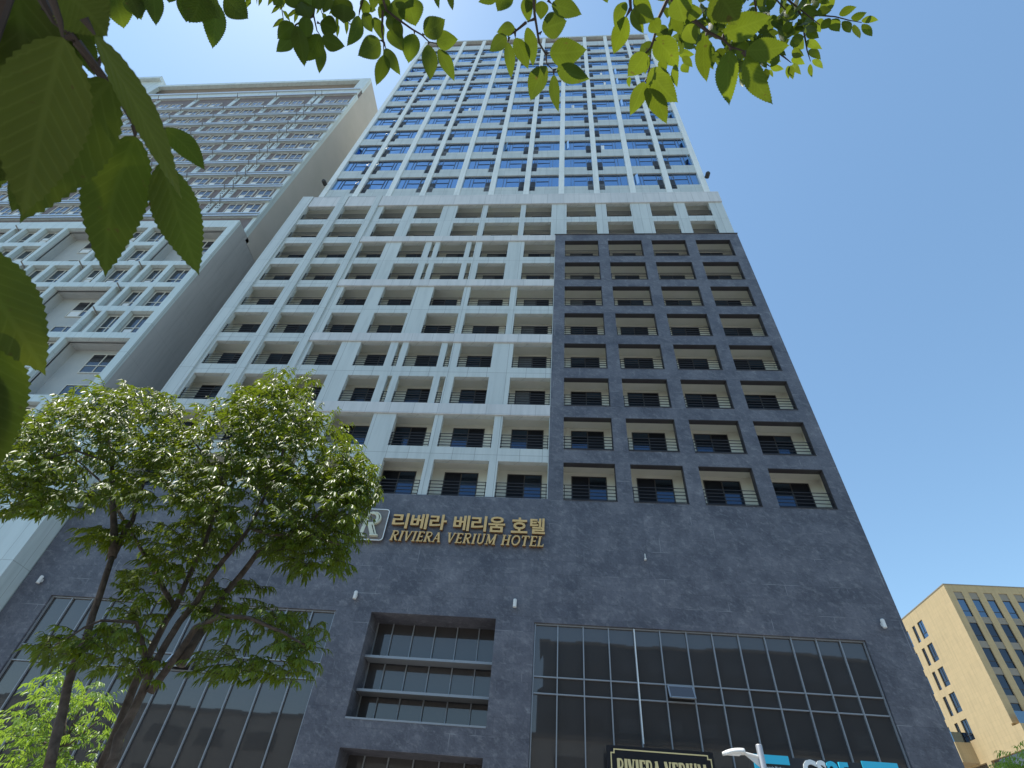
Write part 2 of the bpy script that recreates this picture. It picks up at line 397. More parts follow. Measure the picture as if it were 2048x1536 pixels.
# balcony windows: frame and two sliding panes
WW, WH = 1.77, 2.04
def win_parts(q, x, y, z, part, w=WW, h=WH, curtain=False):
    if part == 'frame':
        t = .05
        q.box(x, x + w, y - .03, y, z, z + t, 'brown'); q.box(x, x + w, y - .03, y, z + h - t, z + h, 'brown')
        q.box(x, x + t, y - .03, y, z + t, z + h - t, 'brown'); q.box(x + w - t, x + w, y - .03, y, z + t, z + h - t, 'brown')
        q.box(x + w / 2 - .03, x + w / 2 + .03, y - .034, y, z + t, z + h - t, 'brown')
    else:
        a, c_ = ((x + .05, x + w / 2), (x + w / 2, x + w - .05))[::-1 if curtain else 1]
        q.box(a[0], a[1], y - .012, y - .001, z + .05, z + h - .05, 'glass_b'); q.box(c_[0], c_[1], y - .020, y - .001, z + .05, z + h - .05, 'screen')
spots = []
for k in range(11):
    for r in range(-2, 8):
        spots.append((-22.2 + 3.275 * k, D + 1.16, 16.2 + 3 * (7 - r) - WH, r))
def hidden_tree(x, z):      # bays that stand wholly behind the tree crown are still built
    return 0
spots.sort(key=lambda p: Vector(p[:3]).length)
qf = MB((0, 0, 0)); win_parts(qf, 0, 0, 0, 'frame'); mf = qf.mesh('window_frame')
qp = MB((0, 0, 0)); win_parts(qp, 0, 0, 0, 'pane'); mp_ = qp.mesh('pane'); qp = MB((0, 0, 0)); win_parts(qp, 0, 0, 0, 'pane', curtain=True); mp2 = qp.mesh('pane'); qp = MB((0, 0, 0)); win_parts(qp, 0, 0, 0, 'pane'); qp.box(.06, WW / 2 - .05, -.0145, -.0125, .9, WH - .06, 'blind'); mp3 = qp.mesh('pane')
for p in spots[:96]:
    f = bpy.data.objects.new('window', mf); COL.objects.link(f); f.parent = hotel; f.location = Vector(p[:3]) - HO
    g = bpy.data.objects.new('pane', mp3 if int(abs(p[0]) * 5.3 + p[2] * 3.1) % 9 == 4 else mp_ if int(abs(p[0]) * 1.7 + p[2] * .4) % 3 else mp2); COL.objects.link(g); g.parent = f
rest = MB(HO)
for p in spots[96:]:
    win_parts(rest, p[0], p[1], p[2], 'frame'); win_parts(rest, p[0], p[1], p[2], 'pane')
rest_windows = rest
# railings
rs = [(x0, D + .1, z0, x1 - x0) for x0, x1, z0, z1, r in dark + white]
rs.sort(key=lambda p: Vector((p[0], p[1], p[2])).length)
rr = MB(HO)
for i, (x, y, z, w) in enumerate(rs):
    if i < 99:
        rail_mb((x, y, z), w).obj('balcony_railing', hotel, loc=Vector((x, y, z)) - HO)
    else:
        q = rail_mb((x, y, z), w)
        rr.raw(q.v, [tuple(f) for f in q.f], 'rail')
tag(rr.obj('balcony_railing', hotel), kind='stuff')

# upper tower
PX = [-21.75 + 3.1 * k for k in range(12)]
ZS = [46.65 + 3.97 * k for k in range(12)]; WHT = 2.4
b = MB(HO)
for x in PX: b.box(x - .25, x + .25, D + .02, D + .62, 45.08, 97.2, 'pier')
b.obj('tower_pier', hotel)
side = ['R', 'L', 'R', 'L', 'R', 'R', 'L', 'R', 'L', 'R', 'L']
sp_rest = MB(HO)
for i in range(11):
    x0, x1 = PX[i] + .25, PX[i + 1] - .25
    for k in range(12):
        z0 = 45.08 if k == 0 else ZS[k - 1] + WHT
        z1 = ZS[k]
        nx = (x1 - .5, x1) if side[i] == 'R' else (x0, x0 + .5)
        b = MB(HO) if k < 9 else sp_rest
        b.grid_wall(x0, x1, z0, z1, D + .10, D + .2, [(nx[0], nx[1], z1 - .78, z1 + 1)], 'tower')
        b.box(x0, x1, D + .2, D + .6, z0, z1 - .80, 'soffit')
        if k < 9: b.obj('spandrel_panel', hotel)
    sp_rest.box(x0, x1, D + .10, D + .6, ZS[11] + WHT, 94.8, 'tower')
tag(sp_rest.obj('spandrel_panel', hotel), kind='stuff')
b = MB(HO)
b.box(-22.02, 12.62, D + .0, D + .4, 97.2, 97.75, 'tower')
b.box(-21.95, 12.55, D + .62, D + .72, 95.0, 97.2, 'louvre')
for i in range(11):
    for j in range(4): b.box(PX[i] + .25, PX[i + 1] - .25, D + .3, D + .42, 94.95 + j * .55, 95.15 + j * .55, 'louvre')
b.box(-22.0, -21.75, D + .62, D + 15, 94.8, 97.7, 'tower'); b.box(12.35, 12.6, D + .62, D + 15, 94.8, 97.7, 'tower')
b.box(-21.75, 12.35, D + 2, D + 15, 95.0, 95.4, 'tower')
b.obj('roof_crown', hotel)
def towin(q, x0, x1, z, sd, i, k):
    y = D + .25
    rp = random.Random(i * 57 + k * 3); xs_ = [x0, x0 + .7, (x0 + x1) / 2 + .2, x1]
    q.raw([(x, y + rp.uniform(-.01, .012), zz) for zz in (z, z + 1.28, z + WHT) for x in xs_], [(j * 4 + i_, j * 4 + i_ + 1, j * 4 + i_ + 5, j * 4 + i_ + 4) for j in range(2) for i_ in range(3)], 'glass_t')
    t = .05; yf = y - .05
    q.box(x0, x1, yf, y - .002, z + WHT - .12, z + WHT, 'tframe')
    q.box(x0, x1, yf, y - .002, z, z + .06, 'tframe')
    zm = z + 1.28
    cw = .62
    ms = (x0 + cw, x0 + cw + .28, x1 - .5) if sd == 'R' else (x1 - cw, x1 - cw - .28, x0 + .5)
    for xm in ms: q.box(xm - .016, xm + .016, yf, y - .002, z + .06, z + WHT - .12, 'tframe')
    a, c = (x0 + cw + .28, x1 - .53) if sd == 'R' else (x0 + .53, x1 - cw - .28)
    q.box(a + .03, c - .03, yf + .01, y - .002, zm, zm + .035, 'tframe')
    nx = (x1 - .5, x1) if sd == 'R' else (x0, x0 + .5)
    rnd = random.Random(i * 31 + k)
    q.box(nx[0] + .04, nx[1] - .04, y - .05, y - .003, z + .42, z + 1.25, 'vent')
    mm = 'vent' if rnd.random() < .75 else 'ventl'
    q.box(nx[0] + .03, nx[1] - .03, y - .10, y - .052, z - .78, z + .42, mm)
    for j in range(3): q.box(nx[0] + .05, nx[1] - .05, y - .13, y - .101, z - .7 + j * .3, z - .62 + j * .3, mm)
    # opened vent sash on its stay
    xa = (nx[0] + nx[1]) / 2
    if rnd.random() < .85:
        q.tube([(xa - .05, y - .1, z + 1.9), (xa + .06, y - .42, z + .6)], .022, 'ventl', 5)
        q.tube([(xa + .1, y - .1, z + 1.9), (xa + .16, y - .40, z + .9)], .018, 'ventl', 5)
    if rnd.random() < .14:     # casement standing open
        xc = x0 + .1 if sd == 'R' else x1 - .1
        s_ = 1 if sd == 'R' else -1
        q.raw([(xc, y - .06, z + .1), (xc + s_ * .3, y - .34, z + .1), (xc + s_ * .3, y - .34, z + 2.0), (xc, y - .06, z + 2.0)], [(0, 1, 2, 3)], 'glass_t')
    if rnd.random() < .07:
        xc = rnd.uniform(x0 + .5, x1 - .9); q.box(xc, xc + .3, y - .05, y - .012, z + .1, z + 1.2, 'curtain')
for i in range(11):
    for k in range(12):
        towin(rest_windows, PX[i] + .25, PX[i + 1] - .25, ZS[k], side[i], i, k)
tag(rest_windows.obj('window', hotel), kind='stuff')

# podium glazing
def curtain(x0, x1, z0, z1, y, mull, trans, name_pane='curtain_wall'):
    q = MB(HO); rq = random.Random(int(x0 * 10)); xs = [x0] + sorted(mull)[1:-1] + [x1]; zs_ = [z0] + [t for t in sorted(trans) if z0 + .5 < t < z1 - .5] + [z1]
    q.raw([(x, y + .07 + rq.uniform(-.003, .003), z) for z in zs_ for x in xs], [(j * len(xs) + i, j * len(xs) + i + 1, (j + 1) * len(xs) + i + 1, (j + 1) * len(xs) + i) for j in range(len(zs_) - 1) for i in range(len(xs) - 1)], 'glass_p'); p = q.obj(name_pane, hotel)
    f = MB(HO); w = .021
    for xm in mull: f.box(xm - w, xm + w, y - .02, y + .058, z0, z1, 'greyframe')
    xs = sorted(mull); 
    for z in trans:
        for a, c in zip(xs, xs[1:]): f.box(a + w, c - w, y - .005, y + .058, z - w, z + w, 'greyframe')
    o = f.obj('frame', None); o.parent = p; o.location = (0, 0, 0)
    return p
mR = [-.77] + [.14 + .983 * k for k in range(12)] + [11.64]
mR = [-.76, .13, 1.12, 2.1, 3.08, 4.07, 5.07, 6.04, 7.02, 8.0, 8.98, 9.9, 10.77, 11.64]
pR = curtain(-.80, 11.68, GROUND, 8.36, D + .10, mR, [GROUND + .05, 2.2, 5.87, 6.43, 8.33])
mL = [-21.56, -20.63, -19.7, -18.77, -17.84, -16.9, -15.97, -15.03, -14.07, -13.1, -12.15, -11.05, -9.95, -8.99]
pL = curtain(-21.6, -8.95, GROUND, 8.40, D + .10, mL, [GROUND + .05, 2.2, 5.84, 6.43, 8.37])
mC = [-7.42, -6.75, -5.87, -4.95, -4.02, -3.11, -2.37]
curtain(-7.45, -2.34, 4.68, 8.42, D + 1.16, mC, [4.72])
curtain(-7.36, -2.35, GROUND, 3.75, D + 1.16, mC[0:1] + mC[1:], [GROUND + .05, 3.3])
f = MB(HO)
for z in (5.64, 6.84): f.box(-7.44, -2.35, D + .45, D + 1.13, z, z + .09, 'greyframe')
f.box(-7.44, -2.35, D - .02, D + .9, 4.62, 4.68, 'greyframe')
f.obj('recess_ledge', hotel)
# tilted open sashes in the podium glazing
def sash(x0, x1, zt, zb, m='greyframe'):
    q = MB(HO); dy = .20
    A0 = Vector((x0, D + .06, zt)); 
    ax = Vector(((x1 - x0) / 2, 0, 0)); dn = (Vector((0, D - dy, zb)) - Vector((0, D + .06, zt))) / 2; nrm = ax.cross(dn).normalized() * .015
    c = Vector(((x0 + x1) / 2, (2 * D - dy + .06) / 2, (zt + zb) / 2))
    q.obox(c, ax, dn, nrm, 'glass_p')
    for s_ in (-1, 1):
        q.obox(c + ax * (s_ * .97), ax * .05, dn, nrm * 1.6, m); q.obox(c + dn * (s_ * .93), ax * .9, dn * .08, nrm * 1.6, m)
    q.obj('open_sash', hotel)
sash(4.13, 5.03, 6.38, 5.93); sash(-15.0, -14.1, 6.38, 5.9, 'steel')
q = MB(HO); q.tube([(3.08, D - .0, 8.3), (3.09, D - .0, 4.5)], .022, 'signwhite', 6); q.obj('light_pipe', hotel)
q = MB(HO); q.tube([(4.0 - .2, D - .08, 11.45), (4.0 - .2, D - .08, 11.2)], .02, 'lampwhite', 6); q.box(3.76, 3.84, D - .12, D, 11.18, 11.24, 'lampwhite'); q.obj('spigot', hotel)

# ------------------------------------------------------------------ wall lamps, cameras
def wall_lamp(x, z, label):
    t = thing('wall_lamp', (x, D, z), label, 'wall lamp', 'white wall lamps on the stone base')
    q = MB((x, D, z)); q.box(x - .05, x + .05, D - .06, D - .001, z - .06, z + .06, 'lampwhite'); q.obj('bracket', t)
    q = MB((x, D, z)); pts = [(x, D - .13, z + .15), (x, D - .13, z - .15)]
    q.tube([(x, D - .13, z + .17), (x, D - .13, z + .14), (x, D - .13, z - .14), (x, D - .13, z - .16)], [.055, .075, .075, .07], 'lampwhite', 14)
    q.obj('lamp_body', t)
wall_lamp(-8.27, 9.02, 'white cylinder lamp on the stone base, up and left of the recessed windows')
wall_lamp(-1.62, 9.02, 'white cylinder lamp on the stone base, right of the recessed windows')
wall_lamp(12.51, 8.97, 'small white wall lamp at the right edge of the stone base')
wall_lamp(-22.47, 8.98, 'small white wall lamp at the far left end of the stone base')
def cctv(x, z, s_, label):
    t = thing('security_camera', (x, D, z), label, 'camera', 'black cameras on the tower corners')
    q = MB((x, D, z)); q.tube([(x, D + .05, z), (x + s_ * .22, D - .05, z + .1)], .05, 'vent', 8); q.obj('arm', t)
    q = MB((x, D, z)); q.tube([(x + s_ * .24, D + .1, z + .1), (x + s_ * .24, D - .35, z + .0), (x + s_ * .24, D - .42, z - .03)], [.2, .2, .13], 'vent', 10); q.obj('housing', t)
cctv(12.60, 47.9, 1, 'black camera on the right corner of the upper tower above the pale balcony block')
cctv(-21.98, 47.6, -1, 'black camera on the left corner of the upper tower against the grey side wall')

# ------------------------------------------------------------------ lettering
def arc(cx, cy, rx, ry, a0, a1, n=9):
    return [(cx + rx * math.cos(R_(a0 + (a1 - a0) * i / n)), cy + ry * math.sin(R_(a0 + (a1 - a0) * i / n))) for i in range(n + 1)]
TH, TN = .17, .085          # thick and thin strokes, in cap heights
def stem(x, y0=0.0, y1=1.0, s0=1, s1=1, t=TH):
    o = [([(x, y0), (x, y1)], t)]
    if s0: o.append(([(x - .15, y0 + .035), (x + .15, y0 + .035)], .07))
    if s1: o.append(([(x - .15, y1 - .035), (x + .15, y1 - .035)], .07))
    return o
GL = {
 'R': (.78, stem(.2) + [([(.2, .96), (.42, .96)] + arc(.42, .735, .2, .225, 90, -90) + [(.2, .51)], .10), ([(.38, .5), (.62, .04)], TH), ([(.58, .035), (.76, .035)], .07)]),
 'I': (.40, stem(.2)),
 'V': (.78, [([(.14, .98), (.38, .03)], TH), ([(.38, .03), (.62, .98)], TN), ([(.0, .965), (.28, .965)], .07), ([(.5, .965), (.76, .965)], .07)]),
 'E': (.66, stem(.2) + [([(.2, .955), (.58, .955)], .09), ([(.2, .5), (.5, .5)], .09), ([(.2, .045), (.6, .045)], .09), ([(.57, .99), (.57, .80)], .07), ([(.6, .0), (.6, .22)], .07), ([(.5, .6), (.5, .4)], .06)]),
 'A': (.80, [([(.38, .98), (.14, .03)], TN), ([(.38, .98), (.64, .03)], TH), ([(.22, .34), (.54, .34)], .08), ([(.02, .035), (.27, .035)], .07), ([(.5, .035), (.78, .035)], .07)]),
 'U': (.80, [([(.18, 1), (.18, .3)] + arc(.4, .3, .22, .25, 180, 360) + [(.62, 1)], .13), ([(.04, .965), (.33, .965)], .07), ([(.5, .965), (.74, .965)], .07)]),
 'M': (.96, [([(.18, 0), (.18, 1)], .09), ([(.18, .98), (.47, .1)], TH), ([(.47, .1), (.78, .98)], TN), ([(.78, 0), (.78, 1)], TH), ([(.04, .035), (.31, .035)], .07), ([(.64, .035), (.93, .035)], .07), ([(.05, .965), (.24, .965)], .07), ([(.72, .965), (.92, .965)], .07)]),
 'H': (.86, stem(.2) + stem(.65) + [([(.2, .5), (.65, .5)], .09)]),
 'O': (.84, [(arc(.41, .5, .31, .45, 0, 360, 22), .13)]),
 'T': (.74, stem(.36, s1=0) + [([(.04, .955), (.68, .955)], .09), ([(.06, .98), (.06, .76)], .07), ([(.66, .98), (.66, .76)], .07)]),
 'L': (.62, stem(.2) + [([(.2, .045), (.58, .045)], .09), ([(.57, 0), (.57, .24)], .07)]),
}
def stroke_box(q, p0, p1, w, y0, y1, m, side, ext):
    a, c = Vector((p0[0], 0, p0[1])), Vector((p1[0], 0, p1[1])); d = (c - a); L = d.length
    if L < 1e-5: return
    d.normalize(); n = Vector((d.z, 0, -d.x)) * (w / 2); a = a - d * ext; c = c + d * ext
    vs = [a + n, c + n, c - n, a - n]; fr = [Vector((v.x, y0, v.z)) for v in vs]; bk = [Vector((v.x, y1, v.z)) for v in vs]
    q.raw(fr, [(0, 1, 2, 3)], m); q.raw(fr + bk, [(0, 4, 5, 1), (1, 5, 6, 2), (2, 6, 7, 3), (3, 7, 4, 0), (4, 7, 6, 5)], side)
def write_serif(text, x0, x1, zb, zt, y0, y1, parent, o, m, side, shear=0.0, slope=0.0):
    """raised serif capitals between x0 and x1; every letter is one mesh"""
    h = zt - zb; adv = sum(GL[c][0] if c != ' ' else .42 for c in text); sx = (x1 - x0 - shear * h) / adv
    x = x0
    for c in text:
        if c == ' ': x += .42 * sx; continue
        w, st = GL[c]; q = MB(o); j = 0
        for pts, t in st:
            P = [(x + px * sx + shear * h * py, zb + h * py) for px, py in pts]
            for k in range(len(P) - 1):
                ext = 0 if len(P) == 2 else t * h * .18
                stroke_box(q, P[k], P[k + 1], t * h, y0 - j * .0012, y1, m, side, ext); j += 1
        ob = q.obj('letter', parent)
        x += w * sx
def text_mesh(body, size, off, extrude, m, side=None):
    c = bpy.data.curves.new('text', 'FONT'); c.body = body; c.size = size; c.extrude = extrude; c.offset = off; c.resolution_u = 3
    o = bpy.data.objects.new('tmp', c); COL.objects.link(o); bpy.context.view_layer.update()
    dg = bpy.context.evaluated_depsgraph_get(); me = bpy.data.meshes.new_from_object(o.evaluated_get(dg))
    bpy.data.objects.remove(o); bpy.data.curves.remove(c)
    me.materials.clear(); me.materials.append(M[m])
    if side:
        me.materials.append(M[side])
        for p in me.polygons: p.material_index = 0 if p.normal.z > .9 else 1
    xs = [v.co.x for v in me.vertices]; ys = [v.co.y for v in me.vertices]
    return me, min(xs), max(xs), min(ys), max(ys)
def put_text(name, body, x0, x1, z0, z1, y, depth, off, m, side, parent, ploc):
    me, a, c, e, f = text_mesh(body, 1, off, .5, m, side)
    for v in me.vertices:
        X = x0 + (v.co.x - a) / (c - a) * (x1 - x0); Z = z0 + (v.co.y - e) / (f - e) * (z1 - z0); Y = y - v.co.z * depth
        v.co = Vector((X, Y, Z)) - Vector(ploc)
    me.update(); ob = bpy.data.objects.new(name, me); COL.objects.link(ob); ob.parent = parent; return ob

SO = Vector((-4, D, 11.5))
sign = thing('letter_sign', SO, 'raised gold hotel name letters in two lines on the slate stone wall', 'sign')
hang = ['리', '베', '라', '베', '리', '움', '호', '텔']
hx = [(-7.50, -6.76), (-6.64, -5.86), (-5.76, -4.98), (-4.66, -3.92), (-3.84, -3.14), (-3.06, -2.30), (-2.02, -1.28), (-1.18, -.50)]
for ch, (a, c) in zip(hang, hx):
    put_text('letter', ch, a, c, 12.15, 12.93, D - .10, .12, .022, 'gold', 'goldside', sign, SO)
write_serif('RIVIERA VERIUM HOTEL', -7.46, -.48, 11.54, 12.03, D - .16, D - .03, sign, SO, 'gold', 'goldside', .14)
LO = Vector((-8.5, D, 11.5))
lg = thing('emblem_sign', LO, 'square taupe plate with a pale double R emblem and light rim on the stone wall', 'sign')
def rrect(x0, x1, z0, z1, r, n=5):
    p = []
    for cx, cz, a in ((x1 - r, z1 - r, 0), (x0 + r, z1 - r, 90), (x0 + r, z0 + r, 180), (x1 - r, z0 + r, 270)):
        for i in range(n + 1): p.append((cx + r * math.cos(R_(a + 90 * i / n)), cz + r * math.sin(R_(a + 90 * i / n))))
    return p
def plate(q, pts, y0, y1, m):
    n = len(pts); q.raw([(x, y0, z) for x, z in pts] + [(x, y1, z) for x, z in pts], [tuple(range(n)), tuple(range(2 * n - 1, n - 1, -1))] + [(i, n + i, n + (i + 1) % n, (i + 1) % n) for i in range(n)], m)
q = MB(LO); plate(q, rrect(-9.22, -7.76, 11.53, 13.05, .13), D - .17, D - .02, 'logo_bg'); q.obj('plate', lg)
q = MB(LO)
P = rrect(-9.24, -7.74, 11.51, 13.07, .14)
for k in range(len(P)): stroke_box(q, P[k], P[(k + 1) % len(P)], .035, D - .19 - (k % 2) * .001, D - .165, 'signwhite', 'signwhite', .01)
q.obj('rim', lg)
q = MB(LO); fy = D - .20
def ls(pts, w, j):
    X = [(-9.03 + px * 1.05, 11.66 + py * 1.22) for px, py in pts]
    for k in range(len(X) - 1): stroke_box(q, X[k], X[k + 1], w, fy - .0015 * (j * 12 + k), D - .171, 'logo_fg', 'logo_fg', w * .12 if len(X) > 2 else 0)
ls([(.22, .0), (.34, .98)], .17, 0); ls([(.06, .03), (.42, .03)], .06, 1); ls([(.14, .97), (.55, .97)], .07, 2)
ls([(.5, .965)] + arc(.56, .735, .24, .23, 95, -95) + [(.42, .5)], .12, 3); ls([(.50, .5), (.76, .04)], .17, 4)
ls(arc(.64, .735, .30, .245, 85, -80), .05, 5); ls([(.68, .48), (.93, .04)], .055, 6); ls([(.66, .03), (1.0, .03)], .06, 7)
q.obj('emblem', lg)

# black board with gold frame above the entrance
BO = Vector((3.5, 21.3, 2.6)); by = 21.3; k_ = by / D
bd = thing('sign_board', BO, 'black sign board with thin gold frame and gold serif capitals', 'sign')
q = MB(BO); q.box(1.83 * k_, 5.36 * k_, by, by + .25, 2.6, 4.40 * k_, 'black'); q.obj('board', bd)
q = MB(BO); fx0, fx1, fz0, fz1, c_ = 1.97 * k_, 5.26 * k_, 2.72, 4.29 * k_, .1
P = [(fx0 + c_, fz1), (fx1 - c_, fz1), (fx1 - c_, fz1 - c_), (fx1, fz1 - c_), (fx1, fz0 + c_), (fx1 - c_, fz0 + c_), (fx1 - c_, fz0), (fx0 + c_, fz0), (fx0 + c_, fz0 + c_), (fx0, fz0 + c_), (fx0, fz1 - c_), (fx0 + c_, fz1 - c_)]
for k in range(12): stroke_box(q, P[k], P[(k + 1) % 12], .035, by - .012 - (k % 2) * .001, by - .001, 'goldpaint', 'goldpaint', .016)
q.obj('frame', bd)
write_serif('RIVIERA VERIUM', 2.14 * k_, 5.07 * k_, 3.50 * k_, 4.03 * k_, by - .03, by - .002, bd, BO, 'goldpaint', 'goldpaint')
for xx in (2.2, 4.9): 
    q = MB(BO); q.box(xx, xx + .08, by + .251, D + .06, 3.2, 3.3, 'black'); q.obj('bracket', bd)
# convenience store fascia
GO = Vector((8.5, 20.5, 2.6)); gy = 20.5
gs = thing('shop_sign', GO, 'dark shop fascia with white and cyan lettering between cyan corner pieces', 'sign')
q = MB(GO); q.box(6.2, 10.6, gy, gy + .3, 2.7, 4.13, 'signgrey'); q.obj('board', gs)
q = MB(GO)
q.box(6.22, 7.29, gy - .05, gy - .001, 3.93, 4.16, 'cyan'); q.box(6.22, 6.44, gy - .05, gy - .001, 3.0, 3.93, 'cyan'); q.obj('corner_piece', gs); q = MB(GO); q.box(9.46, 10.50, gy - .05, gy - .001, 3.93, 4.18, 'cyan'); q.box(10.28, 10.5, gy - .05, gy - .001, 3.0, 3.93, 'cyan')
q.obj('corner_piece', gs)
put_text('letter', 'GS', 7.67, 8.36, 3.60, 4.11, gy - .04, .06, .05, 'signwhite', 'signwhite', gs, GO)
put_text('letter', '25', 8.38, 9.04, 3.60, 4.11, gy - .04, .06, .05, 'cyan', 'cyan', gs, GO)
put_text('small_lettering', 'Lifestyle Platform', 6.50, 7.16, 3.78, 3.87, gy - .01, .01, .0, 'signwhite', 'signwhite', gs, GO)
for xx in (6.6, 10.2):
    q = MB(GO); q.box(xx, xx + .1, gy + .301, D + .06, 3.3, 3.4, 'signgrey'); q.obj('bracket', gs)

# street lamp
ly = 15.0; pt = at(1517, 1489, ly); hp = at(1470, 1512, ly)
lamp = thing('street_lamp', (pt.x, ly, GROUND), 'grey street lamp post with one flat pale lamp head in front of the shop fascia', 'street lamp')
LO2 = Vector((pt.x, ly, GROUND))
q = MB(LO2); q.tube([(pt.x, ly, GROUND), (pt.x, ly, GROUND + .3), (pt.x, ly, pt.z - .02), (pt.x, ly, pt.z)], [.11, .078, .072, .06], 'lampgrey', 16); q.obj('pole', lamp, True)
q = MB(LO2); az = pt.z - .22
q.tube([(pt.x - .03, ly, az - .03), (pt.x - .38, ly, az + .03)], .035, 'lampwhite', 10)
q.raw([(pt.x - .06, ly + .012, az - .02), (pt.x - .36, ly + .012, az), (pt.x - .07, ly + .012, az - .22), (pt.x - .06, ly - .012, az - .02), (pt.x - .36, ly - .012, az), (pt.x - .07, ly - .012, az - .22)], [(0, 1, 2), (5, 4, 3), (0, 3, 4, 1), (1, 4, 5, 2), (2, 5, 3, 0)], 'lampwhite'); q.obj('bracket_arm', lamp)
q = MB(LO2)
hx_ = pt.x - .36; n = 14; rings = []
for i in range(11):
    t_ = i / 10; x = hx_ - t_ * .50; w = .15 * (math.sin(math.pi * min(1, .22 + t_ * .86)) ** .6) * (1 if t_ < .98 else .5); tz = .085 * (1 - t_ ** 3 * .7) + .01
    dr = -.05 * t_ * t_
    rings.append([(x, ly + w * math.cos(2 * math.pi * k / n), az + .03 + dr + (tz * math.sin(2 * math.pi * k / n) if math.sin(2 * math.pi * k / n) > 0 else .035 * math.sin(2 * math.pi * k / n))) for k in range(n)])
vs = [p for r_ in rings for p in r_]; fs = [(i * n + k, i * n + (k + 1) % n, (i + 1) * n + (k + 1) % n, (i + 1) * n + k) for i in range(10) for k in range(n)] + [tuple(range(n))[::-1], tuple(10 * n + k for k in range(n))]
q.raw(vs, fs, 'lampwhite'); q.obj('lamp_head', lamp, True)
q = MB(LO2); q.box(hx_ - .42, hx_ - .1, ly - .09, ly + .09, az - .02, az + .0, 'curtain'); q.obj('lens', lamp)

# ------------------------------------------------------------------ apartment tower on the left
AX = -27.26; YL = 21.6; YU = 22.75
AO = Vector((-40, YL, GROUND))
apt = thing('apartment_tower', AO, 'pale blue grey apartment tower with many small white framed windows left of the hotel', 'apartment building')
apwin = []      # (x0, x1, z0, z1, y)
def slab_z(k): return 39.86 - 2.862 * k       # top of slab k
SL = .56
rowsL = range(0, 13)
big = []        # two storey recesses (x0, x1, ztop, zbottom)
PIT = 4.93
def ux(u): return AX - .58 - PIT * u       # right side of unit u
for j, (ka, kb) in enumerate([(0, 2), (3, 5), (5, 7), (8, 10)]):
    for u in range(0, 10):
        if (u + (0, 1, 0, 1)[j]) % 2 == 0: big.append((ux(u) - 4.6, ux(u), slab_z(kb), slab_z(ka) - SL))
holes = list(big); cells = []
for k in range(0, 12):
    z1 = slab_z(k) - SL; z0 = slab_z(k + 1)
    for u in range(0, 10):
        X = ux(u)
        if any(h[0] < X - 1 < h[1] and h[2] < (z0 + z1) / 2 < h[3] for h in big): continue
        for i, (a, c) in enumerate(((0, 1.72), (2.1, 3.55), (3.85, 4.6))):
            cells.append((X - c, X - a, z0, z1, i)); holes.append((X - c, X - a, z0, z1))
XE = -70.0
b = MB(AO)
b.grid_wall(-60, AX, slab_z(12), 40.4, YL, YL + .3, holes, 'apt')
b.obj('cladding_grid', apt)
b = MB(AO)
b.box(-60, AX - .002, YL + .3, YL + .9, 39.9, 40.3, 'aptin')
for x0, x1, z0, z1, i in cells:
    b.box(x0 - .02, x0, YL + .3, YL + .42, z0, z1, 'aptin'); b.box(x1, x1 + .02, YL + .3, YL + .42, z0, z1, 'aptin')
for k in range(0, 13):
    z = slab_z(k)
    for u in range(0, 10):
        X = ux(u)
        if any(h[0] < X - 1 < h[1] and h[2] + .2 < z - .2 < h[3] - .2 for h in big): continue
        b.box(X - 4.85, X + .08, YL + .3, YL + .42, z - SL, z, 'aptin')
for x0, x1, zb, zt in big:
    b.box(x0 - .15, x0, YL + .3, YL + 1.15, zb, zt, 'aptin'); b.box(x1, x1 + .15, YL + .3, YL + 1.15, zb, zt, 'aptin')
    b.box(x0, x1, YL + .42, YL + 1.15, zt, zt + .3, 'aptin'); b.box(x0, x1, YL + .42, YL + 1.15, zb - .3, zb, 'aptin')
b.grid_wall(-60, AX - .06, slab_z(12), 40.3, YL + .42, YL + .5, [(h[0], h[1], h[2], h[3]) for h in big], 'aptin')
b.box(-60, AX - .06, YL + 1.15, YL + 1.99, slab_z(12) - 2, 40.3, 'aptin')
b.obj('recess_wall', apt)
for x0, x1, z0, z1, i in cells:
    w = x1 - x0
    if i < 2: apwin.append((x0 + .10, x1 - .10, z0 + .12, z1 - .12, YL + .42))
for x0, x1, zb, zt in big:
    for zf in (zt - 2.35, zt - 5.2):
        if zf > zb - .8:
            apwin.append((x1 - 3.0, x1 - 1.05, max(zf + .15, zb + .05), zf + 1.95, YL + 1.15)); apwin.append((x1 - .8, x1 - .1, max(zf + .15, zb + .05), zf + 1.9, YL + 1.15))
# outdoor unit niches: two round covers and a tilted flue
b = MB(AO); flues = []
for x0, x1, z0, z1, i in cells:
    if i == 2:
        xm = (x0 + x1) / 2
        for j in range(2): b.tube([(xm, YL + .5, z1 - .55 - j * .35), (xm, YL + .41, z1 - .55 - j * .35)], .11, 'lampwhite', 8)
        flues.append(((xm + .1, YL + .4, z1 - .35), (xm - .25, YL - .25, z1 + .15)))
tag(b.obj('vent_cap', apt), kind='stuff')
